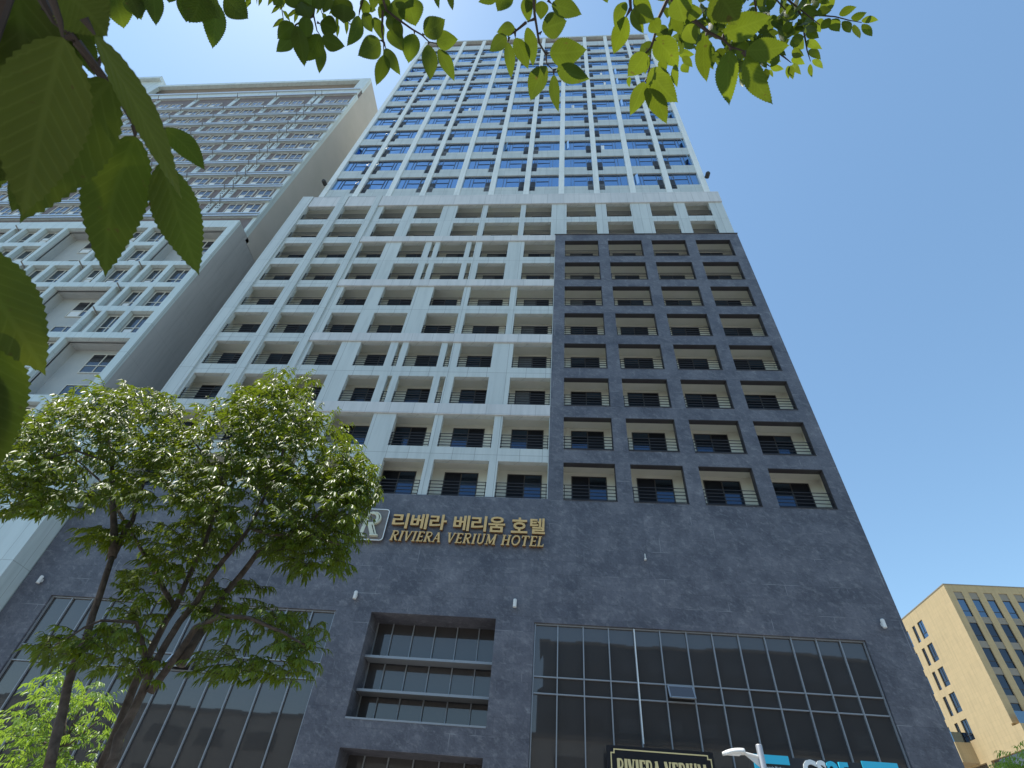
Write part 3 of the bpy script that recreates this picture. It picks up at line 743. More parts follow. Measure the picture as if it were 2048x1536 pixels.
# upper part
b = MB(AO)
WU = (-59.6, AX - .10)
led = [72.0 - 2.865 * k for k in range(11)]
UT = 83.05; f_ = YU / 22.8
b.box(WU[0], WU[1], YU + .06, YU + .4, 39.9, 78.4, 'aptbrown')
b.obj('window_wall', apt)
b = MB(AO)
b.box(WU[0] - .3, AX, YU, YU + .5, 82.3, UT, 'apt'); b.box(AX - 1.35, AX, YU, YU + .5, 78.1, 82.3, 'apt'); b.box(WU[0] - .3, WU[0] + .7, YU, YU + .5, 78.1, 82.3, 'apt')
b.box(WU[0], AX - .02, YU - .1, YU + .058, 76.0, 78.0, 'apt')
b.box(WU[0], AX + .02, YU - .24, YU - .102, 77.7, 78.1, 'steel'); b.box(WU[0], AX + .02, YU - .24, YU - .102, 76.0, 76.35, 'steel')
b.box(AX - .35, AX - .001, YU, YU + .5, 39.9, 76.0, 'apt')
b.obj('crown_frame', apt)
b = MB(AO)
for z in led:
    b.box(WU[0], AX - .02, YU - .10, YU + .058, z - .38, z + .05, 'apt')
    b.box(WU[0], AX + .05, YU - .22, YU - .13, z + .10, z + .26, 'steel')
    b.box(WU[0], AX + .05, YU - .22, YU - .13, z - .34, z - .14, 'steel')
b.obj('floor_ledge', apt)
cents = [-29.45, -35.6, -41.1, -46.9, -52.5, -57.6]
zrows = [73.9] + [led[k] - .5 - .0 for k in range(0, 11)]
upw = []
for k in range(12):
    zb = (led[k] + .36) if k < 11 else led[10] - 2.5
    zt = (led[k - 1] - .44) if k > 0 else 75.9
    if k == 11: continue
    for c in cents:
        for s_ in (-1, 1):
            xm = c + s_ * .88; upw.append((xm - .72, xm + .72, zb + .1, min(zt - .12, zb + 1.95), YU + .058))
        for xc in ((c - 2.55, c - 3.45) if c > -35 else (c - 2.7,)):
            b = MB(AO); b.box(xc - .28, xc + .28, YU - .04, YU + .055, zb, zt, 'apt')
            for j in range(2):
                for i in range(2): b.box(xc - .16 + i * .2, xc - .04 + i * .2, YU - .05, YU - .041, zt - .6 - j * .35, zt - .42 - j * .35, 'vent')
            b.obj('vent_panel', apt)
            flues.append(((xc, YU - .1, zt - .25), (xc - .2, YU - .5, zt + .75)))
flues.sort(key=lambda f: Vector(f[0]).length); fr_ = MB(AO)
for i, (p0, p1) in enumerate(flues):
    q = MB(AO) if i < 99 else fr_
    q.tube([p0, p1], .047, 'logo_bg', 6)
    if i < 99: q.obj('flue_pipe', apt)
tag(fr_.obj('flue_pipe', apt), kind='stuff')
# solid body, right side walls
b = MB(AO)
b.box(-60, AX, YL + 2.0, YL + 15, GROUND - .1, 39.9, 'aptside')
b.grid_wall(-60, AX, GROUND - .1, slab_z(12), YL, YL + 2.0, [], 'aptside')
b.obj('lower_body', apt)
b = MB(AO)
b.box(AX - .05, AX, YL + .301, YL + 2.0, slab_z(12), 40.4, 'aptside'); b.obj('side_wall', apt)
b = MB(AO)
b.box(-59.9, AX - .0, YU + .5, YL + 15, 39.95, 78.0, 'apttop'); b.box(AX - .3, AX - .0, YU + .5, YL + 15, 78.0, UT, 'apttop')
b.box(-59.9, AX - .3, YU + 1.6, YL + 15, 78.0, UT - .4, 'apttop')
b.box(-59.9, AX - .3, YU + .5, YU + 1.6, 82.5, UT, 'apttop')
b.obj('upper_body', apt)
# pillar block beside the hotel and the taller wing further left
b = MB(AO)
b.box(-26.3, -23.40, 20.85, 36, GROUND - .1, 17.2, 'apt'); b.box(-40, -26.3, 21.1, YL - .002, GROUND - .1, 5, 'apt')
b.obj('pillar_block', apt)
b = MB(AO)
b.box(-25.9, -25.3, 20.83, 20.849, 8.4, 10.9, 'aptbrown'); b.obj('slot_window', apt)
b = MB(AO)
b.box(-75, -60.1, YU + .2, 36, GROUND, 85.5, 'apt'); b.box(-75.5, -60.4, YU - .3, 36.2, 85.5, 86.3, 'apt')
for k in range(22): b.box(-75, -60.12, YU - .3, YU + .2, 80 - 2.865 * k, 80.5 - 2.865 * k, 'steel')
b.obj('left_wing', apt)
def aptwin(f, g, w):
    x0, x1, z0, z1, y = w; t = .07
    f.box(x0, x1, y - .07, y - .001, z1 - t, z1, 'aptframe'); f.box(x0, x1, y - .07, y - .001, z0, z0 + t, 'aptframe')
    f.box(x0, x0 + t, y - .07, y - .001, z0 + t, z1 - t, 'aptframe'); f.box(x1 - t, x1, y - .07, y - .001, z0 + t, z1 - t, 'aptframe')
    if x1 - x0 > .9:
        xm = (x0 + x1) / 2; zm = z0 + (z1 - z0) * .38
        f.box(xm - .035, xm + .035, y - .065, y - .001, z0 + t, z1 - t, 'aptframe')
        f.box(x0 + t, xm - .035, y - .06, y - .001, zm - .03, zm + .03, 'aptframe'); f.box(xm + .035, x1 - t, y - .06, y - .001, zm - .03, zm + .03, 'aptframe')
    g.box(x0 + t, x1 - t, y - .03, y - .001, z0 + t, z1 - t, 'glass_a')
    rnd = random.Random(int(x0 * 77 + z0 * 13))
    if rnd.random() < .6:
        a = x0 + t + rnd.random() * .1; g.box(a, (x0 + x1) / 2 - .05, y - .034, y - .031, z0 + t + .02, z0 + (z1 - z0) * rnd.uniform(.3, .6), 'curtain')
allw = apwin + upw
allw = [w for w in allw if w[2] > 2]
allw.sort(key=lambda w: Vector((w[0], w[4], w[2])).length)
st = MB(AO)
for i, w in enumerate(allw):
    if i < 99:
        o = Vector((w[0], w[4], w[2])); f = MB(o); g = MB(o); aptwin(f, g, w)
        fo = f.obj('window', apt, loc=o - AO); go = g.obj('pane', None); go.parent = fo; go.location = (0, 0, 0)
    else: aptwin(st, st, w)
tag(st.obj('window', apt), kind='stuff')

# ------------------------------------------------------------------ tan office building on the right
YT = 80.0; TX = 56.7; TZ = 39.2
TO = Vector((TX + 12, YT + 12, GROUND))
tan = thing('office_building', TO, 'sunlit tan stone office block with narrow window columns at the lower right', 'office building')
b = MB(TO)
cols = [(57.6 + 2.03 * i, 58.75 + 2.03 * i) for i in range(12)]
zs = [37.15 - 3.33 * k for k in range(5)]       # glass tops
hf = [(a, c, z - 2.4 - (0 if k == 0 else .15), z) for k, z in enumerate(zs) for a, c in cols]
b.grid_wall(TX, TX + 26, 21.5, TZ, YT, YT + .3, [(a, c, 22.2, TZ - 1.0) for a, c in cols], 'tan')
b.box(TX + .3, TX + 26, YT + .6, YT + 30, GROUND, TZ - .02, 'tan')
hs_y = [(YT + 8.25, YT + 9.75, 0), (YT + 10.6, YT + 11.4, 0), (YT + 12.9, YT + 14.2, 0)]
sides = []
for k in range(5):
    zt = 37.35 - 3.35 * k
    for y0, y1, _ in hs_y: sides.append((y0, y1, zt - 2.45, zt))
def side_wall(q, x0, x1, y0, y1, z0, z1, holes, m):
    zz = sorted({z0, z1} | {h[k] for h in holes for k in (2, 3) if z0 < h[k] < z1})
    for a, c in zip(zz, zz[1:]):
        y = y0
        for h in sorted(h for h in holes if h[2] < (a + c) / 2 < h[3]):
            q.box(x0, x1, y, h[0], a, c, m); y = h[1]
        q.box(x0, x1, y, y1, a, c, m)
side_wall(b, TX, TX + .3, YT + .3, YT + 30, 18.85, TZ, sides, 'tan')
b.box(TX - .05, TX + 26.05, YT - .05, YT + 30.05, TZ, TZ + .12, 'taupe')
# lower storeys come forward towards the street
b.box(TX, TX + 26, YT - 1.2, YT + .3, 18.85, 21.25, 'tan')
for y0, y1 in ((78.8, 80.0), (87.2, 88.2), (100, 110)): b.box(TX, TX + .3, y0, y1, GROUND, 18.85, 'tan')
b.box(TX - 2.1, TX - .001, YT + 9.5, YT + 13.3, 19.0, 21.3, 'tan')
b.obj('wall', tan)
for a, c in cols:
    b = MB(TO); b.box(a, c, YT + .1, YT + .59, TZ - 2.0, TZ - 1.0, 'taupe'); b.obj('spandrel', tan)
    for k in range(5):
        zb = zs[k] - 2.45; zn = zs[k + 1] if k < 4 else 21.6
        b = MB(TO); b.box(a, c, YT + .1, YT + .59, zn, zb, 'taupe'); b.obj('spandrel', tan)
nwin = 0
def office_win(mbuild, loc):
    global nwin
    f, g = mbuild; fo = f.obj('window', tan, loc=loc - TO); go = g.obj('pane', None); go.parent = fo; go.location = (0, 0, 0); nwin += 1
for k in range(5):
    for a, c in cols[:11]:
        z1 = zs[k]; z0 = z1 - 2.45; o = Vector((a, YT, z0)); f = MB(o); g = MB(o)
        f.box(a, a + .06, YT + .15, YT + .25, z0, z1, 'brown'); f.box(c - .06, c, YT + .15, YT + .25, z0, z1, 'brown'); f.box(a + .06, c - .06, YT + .15, YT + .25, z1 - .06, z1, 'brown'); f.box(a + .06, c - .06, YT + .15, YT + .25, z0 + .75, z0 + .82, 'brown')
        g.box(a + .06, c - .06, YT + .2, YT + .59, z0, z1 - .06, 'glass_o' if k == 0 else 'glass_d'); office_win((f, g), o)  # top row mirrors more, to stand in for its sky reflection
for y0, y1, z0, z1 in sides:
    o = Vector((TX, y0, z0)); f = MB(o); g = MB(o)
    f.box(TX + .1, TX + .2, y0, y0 + .07, z0, z1, 'brown'); f.box(TX + .1, TX + .2, y1 - .07, y1, z0, z1, 'brown'); f.box(TX + .1, TX + .2, y0 + .07, y1 - .07, z1 - .07, z1, 'brown'); f.box(TX + .1, TX + .2, y0 + .07, y1 - .07, z0 + .65, z0 + .72, 'brown'); f.box(TX + .1, TX + .2, (y0 + y1) / 2 - .03, (y0 + y1) / 2 + .03, z0 + .72, z1 - .07, 'brown')
    g.box(TX + .15, TX + .29, y0 + .07, y1 - .07, z0, z1 - .07, 'glass_o' if z1 > 37 else 'glass_d'); office_win((f, g), o)  # sky reflection again put into the glass of the top row
b = MB(TO); b.box(TX - 2.05, TX - 2.0, YT + 9.55, YT + 13.3, 21.31, 22.5, 'glass_o'); b.box(TX - 2.0, TX - .02, YT + 9.55, YT + 9.6, 21.31, 22.5, 'glass_o')
b.obj('glass_balustrade', tan); b = MB(TO)
b.box(TX + .1, TX + 22, YT - 1.1, YT - 1.05, 21.26, 22.6, 'glass_o')
b.obj('glass_balustrade', tan)
b = MB(TO); b.box(TX + .25, TX + .29, 80, 87, GROUND, 18.8, 'glass_p'); b.box(TX + .25, TX + .29, 88.2, 100, GROUND, 18.8, 'glass_p'); b.box(TX + .3, TX + 26, YT - .9, YT - .85, GROUND, 18.8, 'glass_p'); b.obj('shopfront', tan)

# ------------------------------------------------------------------ buildings across the street (seen in the glass)
def block(name, x0, x1, y0, y1, h, wall, label, nx, nz, gl='glass_a'):
    o = Vector(((x0 + x1) / 2, y0, GROUND)); t = thing(name, o, label, 'building')
    q = MB(o); q.box(x0, x1, y0, y1, GROUND - .1, h, wall); q.box(x0 - .2, x1 + .2, y0 - .2, y1 + .2, h, h + .4, 'taupe'); q.obj('wall', t)
    dx = (x1 - x0) / nx; dz = (h + 1) / nz
    q = MB((0, 0, 0)); q.box(0, dx * .56, .001, .06, 0, dz * .45, gl); me = q.mesh('window')
    for i in range(nx):
        for j in range(nz):
            w = bpy.data.objects.new('window', me); COL.objects.link(w); w.parent = t; w.location = Vector((x0 + dx * (i + .22), y1, GROUND + dz * (j + .3))) - o
M['opp'] = noisy('warm grey render', (.66, .60, .50), (.72, .66, .56), .6, .8)
M['oppd'] = noisy('dark grey cladding', (.055, .06, .07), (.075, .08, .09), .6, .5)
block('shop_block', -70, 45, -40, -25.2, 14.2, 'opp', 'low warm grey block across the street mirrored in the lower glass walls', 20, 4, 'taupe')
block('dark_office_block', -2, 58, -60, -41, 29.5, 'oppd', 'dark office block behind the low one mirrored in the right glass wall', 12, 8, 'glass_p')

# ------------------------------------------------------------------ trees
def basis(d, up):
    d = d.normalized(); s = d.cross(up)
    if s.length < 1e-4: s = d.orthogonal()
    s.normalize(); n = s.cross(d).normalized(); return d, s, n
class Leaves(MB):
    def __init__(s, o): super().__init__(o); s.uv = []
    def small(s, p, d, n, L, W, m, droop=.25):
        d, sd, nn = basis(d, n); b = len(s.v); e = Vector((0, 0, -1))
        def P(a, w, k=0.0): return tuple(p + d * (L * a) + sd * (W * w) + nn * (W * k) + e * (L * droop * a * a))
        pts = [(0, 0, 0), (.30, -.46, .12), (.30, 0, -.06), (.30, .46, .12), (.66, -.36, .10), (.66, 0, -.05), (.66, .36, .10), (1, 0, 0)]
        s.v += [P(*q) for q in pts]; s.uv += [(a, w) for a, w, k in pts]; k = s.mi(m)
        for f in ((0, 2, 1), (0, 3, 2), (1, 2, 5, 4), (2, 3, 6, 5), (4, 5, 7), (5, 6, 7)): s.f.append([b + i for i in f]); s.m.append(k)
    def big(s, p, tip, n, W, m, curl=.12, fold=.25, teeth=14, rnd=None, bend=0.0):
        L = (tip - p).length; d, sd, nn = basis(tip - p, n); N = teeth * 2; b = len(s.v); k = s.mi(m)
        rows = []
        for i in range(N + 1):
            a = i / N
            w = (math.sin(math.pi * a ** .78) ** .86) * (1 - .25 * a ** 3) if 0 < a < 1 else 0
            if a > .88: w *= max(0, (1 - a) / .12) ** .45
            tooth = 0 if i in (0, N) else (.05 if i % 2 else -.02) * min(1, 4 * w)
            c = nn * (math.sin(math.pi * a) * L * curl) + sd * (bend * L * math.sin(math.pi * a))
            wav = 0 if rnd is None else rnd.uniform(-.012, .012)
            q = []
            for j, t in enumerate((-1, -.55, 0, .55, 1)):
                ww = (w * W * .5) * t + (tooth * W * .5 * t if abs(t) == 1 else 0)
                lift = abs(t) * w * W * .5 * fold + (wav * W if abs(t) == 1 else 0)
                back = (-.02 * L if (abs(t) == 1 and not i % 2 and i) else 0)
                q.append(p + d * (L * a + back * 0) + sd * ww + nn * lift + c); s.uv.append((a, t * .5 * w))
            rows.append(q); s.v += [tuple(x) for x in q]
        for i in range(N):
            for j in range(4): s.f.append([b + i * 5 + j, b + (i + 1) * 5 + j, b + (i + 1) * 5 + j + 1, b + i * 5 + j + 1]); s.m.append(k)
def spray(lv, tw, p, d, L, rnd, leafL, m, gap=.035, dens=1.0):
    """a drooping twig with alternate leaves"""
    d = d.normalized(); side = d.cross(Vector((0, 0, 1)))
    if side.length < .1: side = d.orthogonal()
    side.normalize(); n = max(4, int(L / gap)); pts = []
    pos = p.copy()
    for i in range(n + 1):
        t = i / n; pts.append(pos.copy()); dd = (d + Vector((0, 0, -.55 * t))).normalized(); pos = pos + dd * (L / n)
        if i == 0: continue
        s_ = 1 if i % 2 else -1
        ld = (dd * rnd.uniform(.35, .9) + side * s_ * rnd.uniform(.35, .95) + Vector((rnd.uniform(-.2, .2), rnd.uniform(-.2, .2), rnd.uniform(-.9, -.05))))
        nn = Vector((rnd.uniform(-.6, .6), rnd.uniform(-.6, .6), 1))
        sz = leafL * rnd.uniform(.7, 1.2) * (1 - .3 * abs(t - .5))
        lv.small(pts[-1], ld, nn, sz, sz * rnd.uniform(.30, .40), m, rnd.uniform(.1, .5))
    lv.small(pts[-1], (d + Vector((0, 0, -1))).normalized(), Vector((0, 0, 1)), leafL, leafL * .36, m, .3)
    tw.tube([pts[0], pts[n // 2], pts[-1]], [.004, .003, .0015], 'twig', 4)

# main street tree: three slanting stems and an open crown in tiers
rnd = random.Random(11)
YTR = 5.0
TB = Vector((at(120, 1536, YTR).x + .35, YTR, GROUND))
tree = thing('street_tree', TB, 'multi stemmed green tree in front of the hotel, hiding the left part of its base', 'tree')
q = MB(TB)
def limb(pts, r0, r1):
    P = [at(u, v, y) for u, v, y in pts]; n = len(P)
    S = []
    for i in range(n - 1):       # subdivide with slight wobble
        for j in range(3): 
            t = j / 3; v = P[i].lerp(P[i + 1], t)
            if i or j: v = v + Vector((rnd.uniform(-1, 1), rnd.uniform(-1, 1), 0)) * .012
            S.append(v)
    S.append(P[-1]); m = len(S)
    q.tube(S, [r0 + (r1 - r0) * (i / (m - 1)) ** .8 for i in range(m)], 'bark', 10); return S
# ground to frame edge
def root(u, v, y, r, dx=0.0):
    p = at(u, v, y); b0 = Vector((TB.x + dx, TB.y, GROUND - .1)); q.tube([b0, b0.lerp(p, .35) + Vector((0, 0, .05)), b0.lerp(p, .7), p + (p - b0).normalized() * .02], [r * 1.7, r * 1.25, r * 1.08, r], 'bark', 12)
root(95, 1550, 4.8, .041, -.06); root(212, 1550, 5.0, .050, .06); root(196, 1552, 5.12, .040, .0)
limb([(95, 1550, 4.8), (135, 1370, 4.85), (188, 1230, 4.9), (224, 1115, 4.95)], .040, .027)
limb([(224, 1115, 4.95), (228, 1010, 5.0), (226, 930, 5.0), (215, 860, 5.05)], .042, .015)
limb([(224, 1115, 4.95), (262, 1040, 5.1), (280, 990, 5.2), (320, 880, 5.3)], .034, .012)
limb([(212, 1550, 5.0), (255, 1440, 5.0), (330, 1290, 5.0), (420, 1160, 5.05), (500, 1055, 5.1), (560, 930, 5.2), (590, 820, 5.3)], .046, .011)
limb([(196, 1552, 5.12), (300, 1300, 5.2), (350, 1215, 5.2), (410, 1090, 5.3), (440, 990, 5.4), (455, 880, 5.4)], .040, .014)
limb([(350, 1215, 5.2), (295, 1120, 5.4), (200, 960, 5.6), (110, 880, 5.6)], .028, .008)
limb([(300, 1385, 5.0), (395, 1255, 4.9), (440, 1232, 4.8), (500, 1236, 4.7), (560, 1262, 4.65), (610, 1290, 4.6)], .035, .008)
limb([(360, 1330, 5.0), (450, 1190, 5.15), (520, 1100, 5.2), (620, 1040, 5.1), (700, 980, 5.0)], .045, .010)
limb([(500, 1055, 5.1), (540, 1070, 4.9), (620, 1070, 4.7), (680, 1090, 4.6)], .022, .006)
limb([(290, 1310, 5.0), (275, 1245, 4.8), (200, 1240, 4.6), (110, 1290, 4.5)], .024, .006)
limb([(226, 930, 5.0), (150, 900, 4.8), (60, 930, 4.6)], .018, .006)
limb([(455, 980, 5.35), (400, 900, 5.2), (330, 800, 5.0)], .018, .006)
q.obj('trunk', tree, True)
lv = Leaves(TB); tw = MB(TB)
blobs = [ # u, v, ru, rv, depth, depth half range, count
 (150, 870, 120, 75, 4.9, .9, 60), (70, 900, 85, 70, 4.7, .8, 40), (290, 850, 110, 75, 5.2, .9, 58), (230, 810, 110, 45, 5.1, .8, 36),
 (420, 880, 110, 75, 5.2, .9, 60), (560, 840, 90, 75, 5.3, .9, 60), (600, 900, 110, 90, 5.2, .8, 62), (520, 800, 60, 40, 5.3, .6, 18), (590, 775, 40, 28, 5.3, .4, 9),
 (330, 960, 120, 60, 5.0, .9, 44), (480, 980, 110, 65, 5.0, .8, 48), (640, 1000, 85, 80, 5.0, .8, 52), (130, 980, 100, 45, 4.7, .7, 30), (40, 985, 60, 50, 4.7, .6, 22),
 (700, 960, 40, 65, 5.0, .5, 22), (620, 1100, 75, 45, 4.8, .5, 26), (560, 1060, 60, 50, 4.9, .6, 20), (680, 1060, 35, 50, 4.8, .4, 14),
 (370, 1085, 85, 50, 5.0, .7, 24), (330, 1160, 80, 40, 4.9, .6, 22), (420, 1060, 60, 40, 5.1, .6, 16),
 (240, 1060, 50, 24, 4.9, .4, 10), (205, 1080, 30, 14, 4.9, .3, 5), (250, 1150, 28, 20, 4.8, .3, 6),
 (190, 1265, 70, 28, 4.5, .5, 14), (230, 1310, 75, 34, 4.6, .5, 16), (270, 1240, 60, 35, 4.8, .5, 16), (130, 1290, 45, 28, 4.5, .4, 11),
 (510, 1235, 85, 34, 4.7, .5, 20), (600, 1260, 45, 38, 4.6, .4, 16), (470, 1320, 75, 32, 4.7, .5, 20), (560, 1330, 65, 28, 4.6, .4, 14), (450, 1210, 50, 40, 5.0, .5, 14), (310, 1335, 40, 22, 4.7, .3, 6),
 (470, 1180, 60, 30, 4.9, .4, 10)]
blobs += [(728, 948, 32, 42, 5.0, .4, 14), (560, 745, 22, 16, 5.3, .2, 3), (745, 985, 20, 22, 5.0, .3, 5)]
for u, v, ru, rv, dp, dr, cnt in blobs:
    if v > 1040: dp += .38
    for i in range(int(cnt * (3.3 if v < 1110 else 1.9))):
        while True:
            a, c = rnd.uniform(-1, 1), rnd.uniform(-1, 1)
            if a * a + c * c < 1: break
        y = dp + rnd.uniform(-dr, dr)
        p = at(u + a * ru, v + c * rv, y)
        ctr = at(u, v + rv * .4, dp)
        d = (p - ctr) * Vector((1, 1, .35)) if False else Vector(((p - ctr).x, (p - ctr).y, (p - ctr).z * .3))
        d = d.normalized() + Vector((rnd.uniform(-.6, .6), rnd.uniform(-.6, .6), rnd.uniform(-.15, .35)))
        L = rnd.uniform(.18, .36); p0 = p - d.normalized() * L * .5
        spray(lv, tw, p0, d, L, rnd, rnd.uniform(.050, .098), 'leaf_mid', .016)
lv.obj('crown', tree); tag(tw.obj('twigs', tree), kind='stuff')

# brighter young tree behind it
Y2 = 8.6; t2 = Vector((at(120, 1536, Y2).x, Y2, GROUND))
tr2 = thing('young_tree', t2, 'small bright yellow green tree behind the slanting stems, lower left', 'tree')
q = MB(t2); q.tube([t2 - Vector((0, 0, .1)), at(122, 1480, Y2), at(135, 1400, Y2)], [.09, .05, .015], 'bark', 8)
for u, v in ((50, 1470), (200, 1440), (180, 1380)): q.tube([at(122, 1500, Y2), at(u, v, Y2)], [.03, .008], 'bark', 6)
q.obj('trunk', tr2, True)
lv = Leaves(t2); tw = MB(t2)
for u, v, ru, rv, cnt in [(120, 1370, 55, 28, 26), (180, 1375, 38, 38, 26), (205, 1425, 38, 45, 30), (110, 1430, 80, 45, 52), (40, 1450, 55, 36, 36), (60, 1500, 70, 40, 44), (160, 1490, 65, 45, 48), (20, 1560, 60, 30, 14), (150, 1550, 90, 30, 26)]:
    for i in range(cnt):
        a, c = rnd.uniform(-1, 1), rnd.uniform(-1, 1)
        if a * a + c * c > 1.1: continue
        p = at(u + a * ru, v + c * rv, Y2 + rnd.uniform(-.8, .8)); d = Vector((a + rnd.uniform(-.5, .5), rnd.uniform(-1, 1), rnd.uniform(-.1, .3)))
        L = rnd.uniform(.2, .36); spray(lv, tw, p - d.normalized() * L * .5, d, L, rnd, .085, 'leaf_light', .022)
lv.obj('crown', tr2); tag(tw.obj('twigs', tr2), kind='stuff')
# shrub-sized tree top at the lower right
Y3 = 34.0; t3 = Vector((at(2085, 1620, Y3).x, Y3, GROUND))
tr3 = thing('roadside_tree', t3, 'leafy treetop at the lower right corner in front of the tan office block', 'tree')
q = MB(t3); q.tube([t3 - Vector((0, 0, .1)), t3 + Vector((0, 0, 4)), at(2070, 1540, Y3)], [.2, .14, .05], 'bark', 8); q.obj('trunk', tr3)
lv = Leaves(t3); tw = MB(t3)
for i in range(240):
    a, c = rnd.gauss(0, .5), rnd.gauss(0, .5)
    p = at(2062 + a * 45, 1545 + c * 45, Y3 + rnd.uniform(-2, 2)); d = Vector((a, rnd.uniform(-1, 1), rnd.uniform(-.1, .4)))
    spray(lv, tw, p, d, .7, rnd, .22, 'leaf_light', .08)
lv.obj('crown', tr3); tag(tw.obj('twigs', tr3), kind='stuff')
t4 = Vector((at(1960, 1600, 40).x, 40, GROUND))

# ------------------------------------------------------------------ overhanging tree with the near leaves
OT = Vector((.9, -1.7, GROUND))
over = thing('overhanging_tree', OT, 'near tree whose leafy twigs hang into the top and left of the view', 'tree')
q = MB(OT)
q.tube([OT - Vector((0, 0, .1)), OT + Vector((.03, .05, .9)), OT + Vector((-.05, .12, 2.2)), OT + Vector((-.2, .3, 3.4))], [.17, .13, .11, .08], 'bark', 14)
q.obj('trunk', over, True)
HUB = OT + Vector((-.05, .12, 2.6)); HUB2 = OT + Vector((-.2, .3, 3.4))
def branch(mount, twigs, leaves, dist, m, label=None, thick=.006, o3=None, sc_=1.0):
    """twigs: pixel polylines; leaves: (base, tip, width px[, twist]) in photo pixels"""
    br = MB(OT); lf = Leaves(OT); rn = random.Random(int(dist * 1000) + len(leaves))
    first = far(*twigs[0][0], dist)
    mid = HUB.lerp(first, .55) + Vector((0, 0, .25))
    br.tube([mount, mount.lerp(mid, .5) + Vector((0, 0, .1)), mid, first], [.007, .0055, .004, thick * .8], 'twig', 8)
    for tpts in twigs:
        P = [far(u, v, dist) for u, v in tpts]
        br.tube(P, [max(.0007, thick * (1 - .75 * i / max(1, len(P) - 1))) * .55 for i in range(len(P))], 'twig', 6)
    ob = br.obj('branch', over)
    for lf_ in leaves:
        (bu, bv), (tu, tv), w = lf_[:3]; k = lf_[3] if len(lf_) > 3 else rn.uniform(-.5, .5)
        dd = dist * rn.uniform(.96, 1.04)
        p = far(bu, bv, dd); t = far(tu, tv, dd * (1 + rn.uniform(-.03, .03)))
        view = -ray((bu + tu) / 2, (bv + tv) / 2).normalized(); n = (view * -1 + RIGHT * k + FWD * 0).normalized()
        W = w / FPX * dd * (1 + .0 * abs(k)) / max(.35, math.cos(math.atan(abs(k)))) * .95
        # direction from the nearest twig point
        lf.big(p, t, n, W, m, curl=rn.uniform(-.05, .07), fold=rn.uniform(.05, .28), teeth=20 if w > 18 else 8, rnd=rn, bend=rn.uniform(-.06, .06))
    lo = lf.obj('foliage', None, True); lo.parent = ob; lo.location = (0, 0, 0)
    return ob
def Z(o, s, L):
    return [((o[0] + a[0] / s, o[1] + a[1] / s), (o[0] + b_[0] / s, o[1] + b_[1] / s), w / s, *k) for a, b_, w, *k in L]
def ZT(o, s, T_): return [[(o[0] + x / s, o[1] + y / s) for x, y in t] for t in T_]
# left, very near
LN = Z((0, 0), 2.742, [((740, 745), (578, 1522), 250, .2), ((888, 890), (1092, 1512), 200, -.3), ((900, 700), (1125, 935), 105, .4)])
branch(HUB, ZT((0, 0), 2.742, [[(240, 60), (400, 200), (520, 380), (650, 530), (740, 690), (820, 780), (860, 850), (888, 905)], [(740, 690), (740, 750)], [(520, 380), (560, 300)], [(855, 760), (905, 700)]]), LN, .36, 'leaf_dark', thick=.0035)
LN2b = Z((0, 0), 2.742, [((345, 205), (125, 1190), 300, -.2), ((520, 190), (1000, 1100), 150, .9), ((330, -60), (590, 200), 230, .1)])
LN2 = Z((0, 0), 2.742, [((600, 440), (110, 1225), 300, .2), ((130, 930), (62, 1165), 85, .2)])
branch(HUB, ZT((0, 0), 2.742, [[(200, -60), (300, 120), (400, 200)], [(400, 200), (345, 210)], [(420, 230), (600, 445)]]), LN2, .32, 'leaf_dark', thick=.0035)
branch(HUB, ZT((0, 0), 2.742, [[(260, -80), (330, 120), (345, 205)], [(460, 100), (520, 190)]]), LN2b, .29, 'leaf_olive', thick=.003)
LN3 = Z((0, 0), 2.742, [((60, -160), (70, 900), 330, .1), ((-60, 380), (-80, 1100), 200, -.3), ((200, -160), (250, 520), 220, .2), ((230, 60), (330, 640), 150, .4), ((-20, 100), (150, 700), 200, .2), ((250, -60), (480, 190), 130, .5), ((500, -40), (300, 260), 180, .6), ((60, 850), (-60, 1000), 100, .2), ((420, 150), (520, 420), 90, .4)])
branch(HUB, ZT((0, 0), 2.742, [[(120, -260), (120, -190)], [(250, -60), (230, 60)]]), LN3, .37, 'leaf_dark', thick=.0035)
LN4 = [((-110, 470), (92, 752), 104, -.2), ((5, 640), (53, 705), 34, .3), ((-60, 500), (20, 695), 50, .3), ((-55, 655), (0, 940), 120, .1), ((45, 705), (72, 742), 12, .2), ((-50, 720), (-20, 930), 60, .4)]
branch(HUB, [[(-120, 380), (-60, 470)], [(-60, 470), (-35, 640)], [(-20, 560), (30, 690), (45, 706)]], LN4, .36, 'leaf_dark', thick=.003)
# top left to centre
zA = ((540, 0), 2.926)
LA = Z(*zA, [((140, 140), (42, 228), 72), ((128, 205), (35, 305), 68), ((160, 150), (202, 392), 78), ((212, 90), (218, 250), 70), ((290, 200), (203, 362), 92), ((295, 130), (397, 178), 92), ((305, 218), (440, 272), 78), ((300, 262), (288, 432), 56),
  ((522, 95), (448, 272), 68), ((430, 25), (430, 138), 110), ((380, -10), (470, 130), 110), ((340, -60), (310, 78), 60), ((180, 10), (230, 110), 90), ((120, -50), (180, 60), 90), ((230, 30), (150, 90), 60), ((60, -30), (20, 30), 50), ((260, -40), (300, 60), 80), ((200, -30), (260, 90), 70)])
branch(HUB2, ZT(*zA, [[(300, -80), (260, 40), (255, 90), (275, 180), (300, 215)], [(255, 90), (180, 130), (150, 145), (130, 205)], [(275, 130), (295, 140)], [(560, -60), (525, 60), (520, 95)], [(300, 215), (300, 262)]]), LA, 1.02, 'leaf_near', thick=.004)
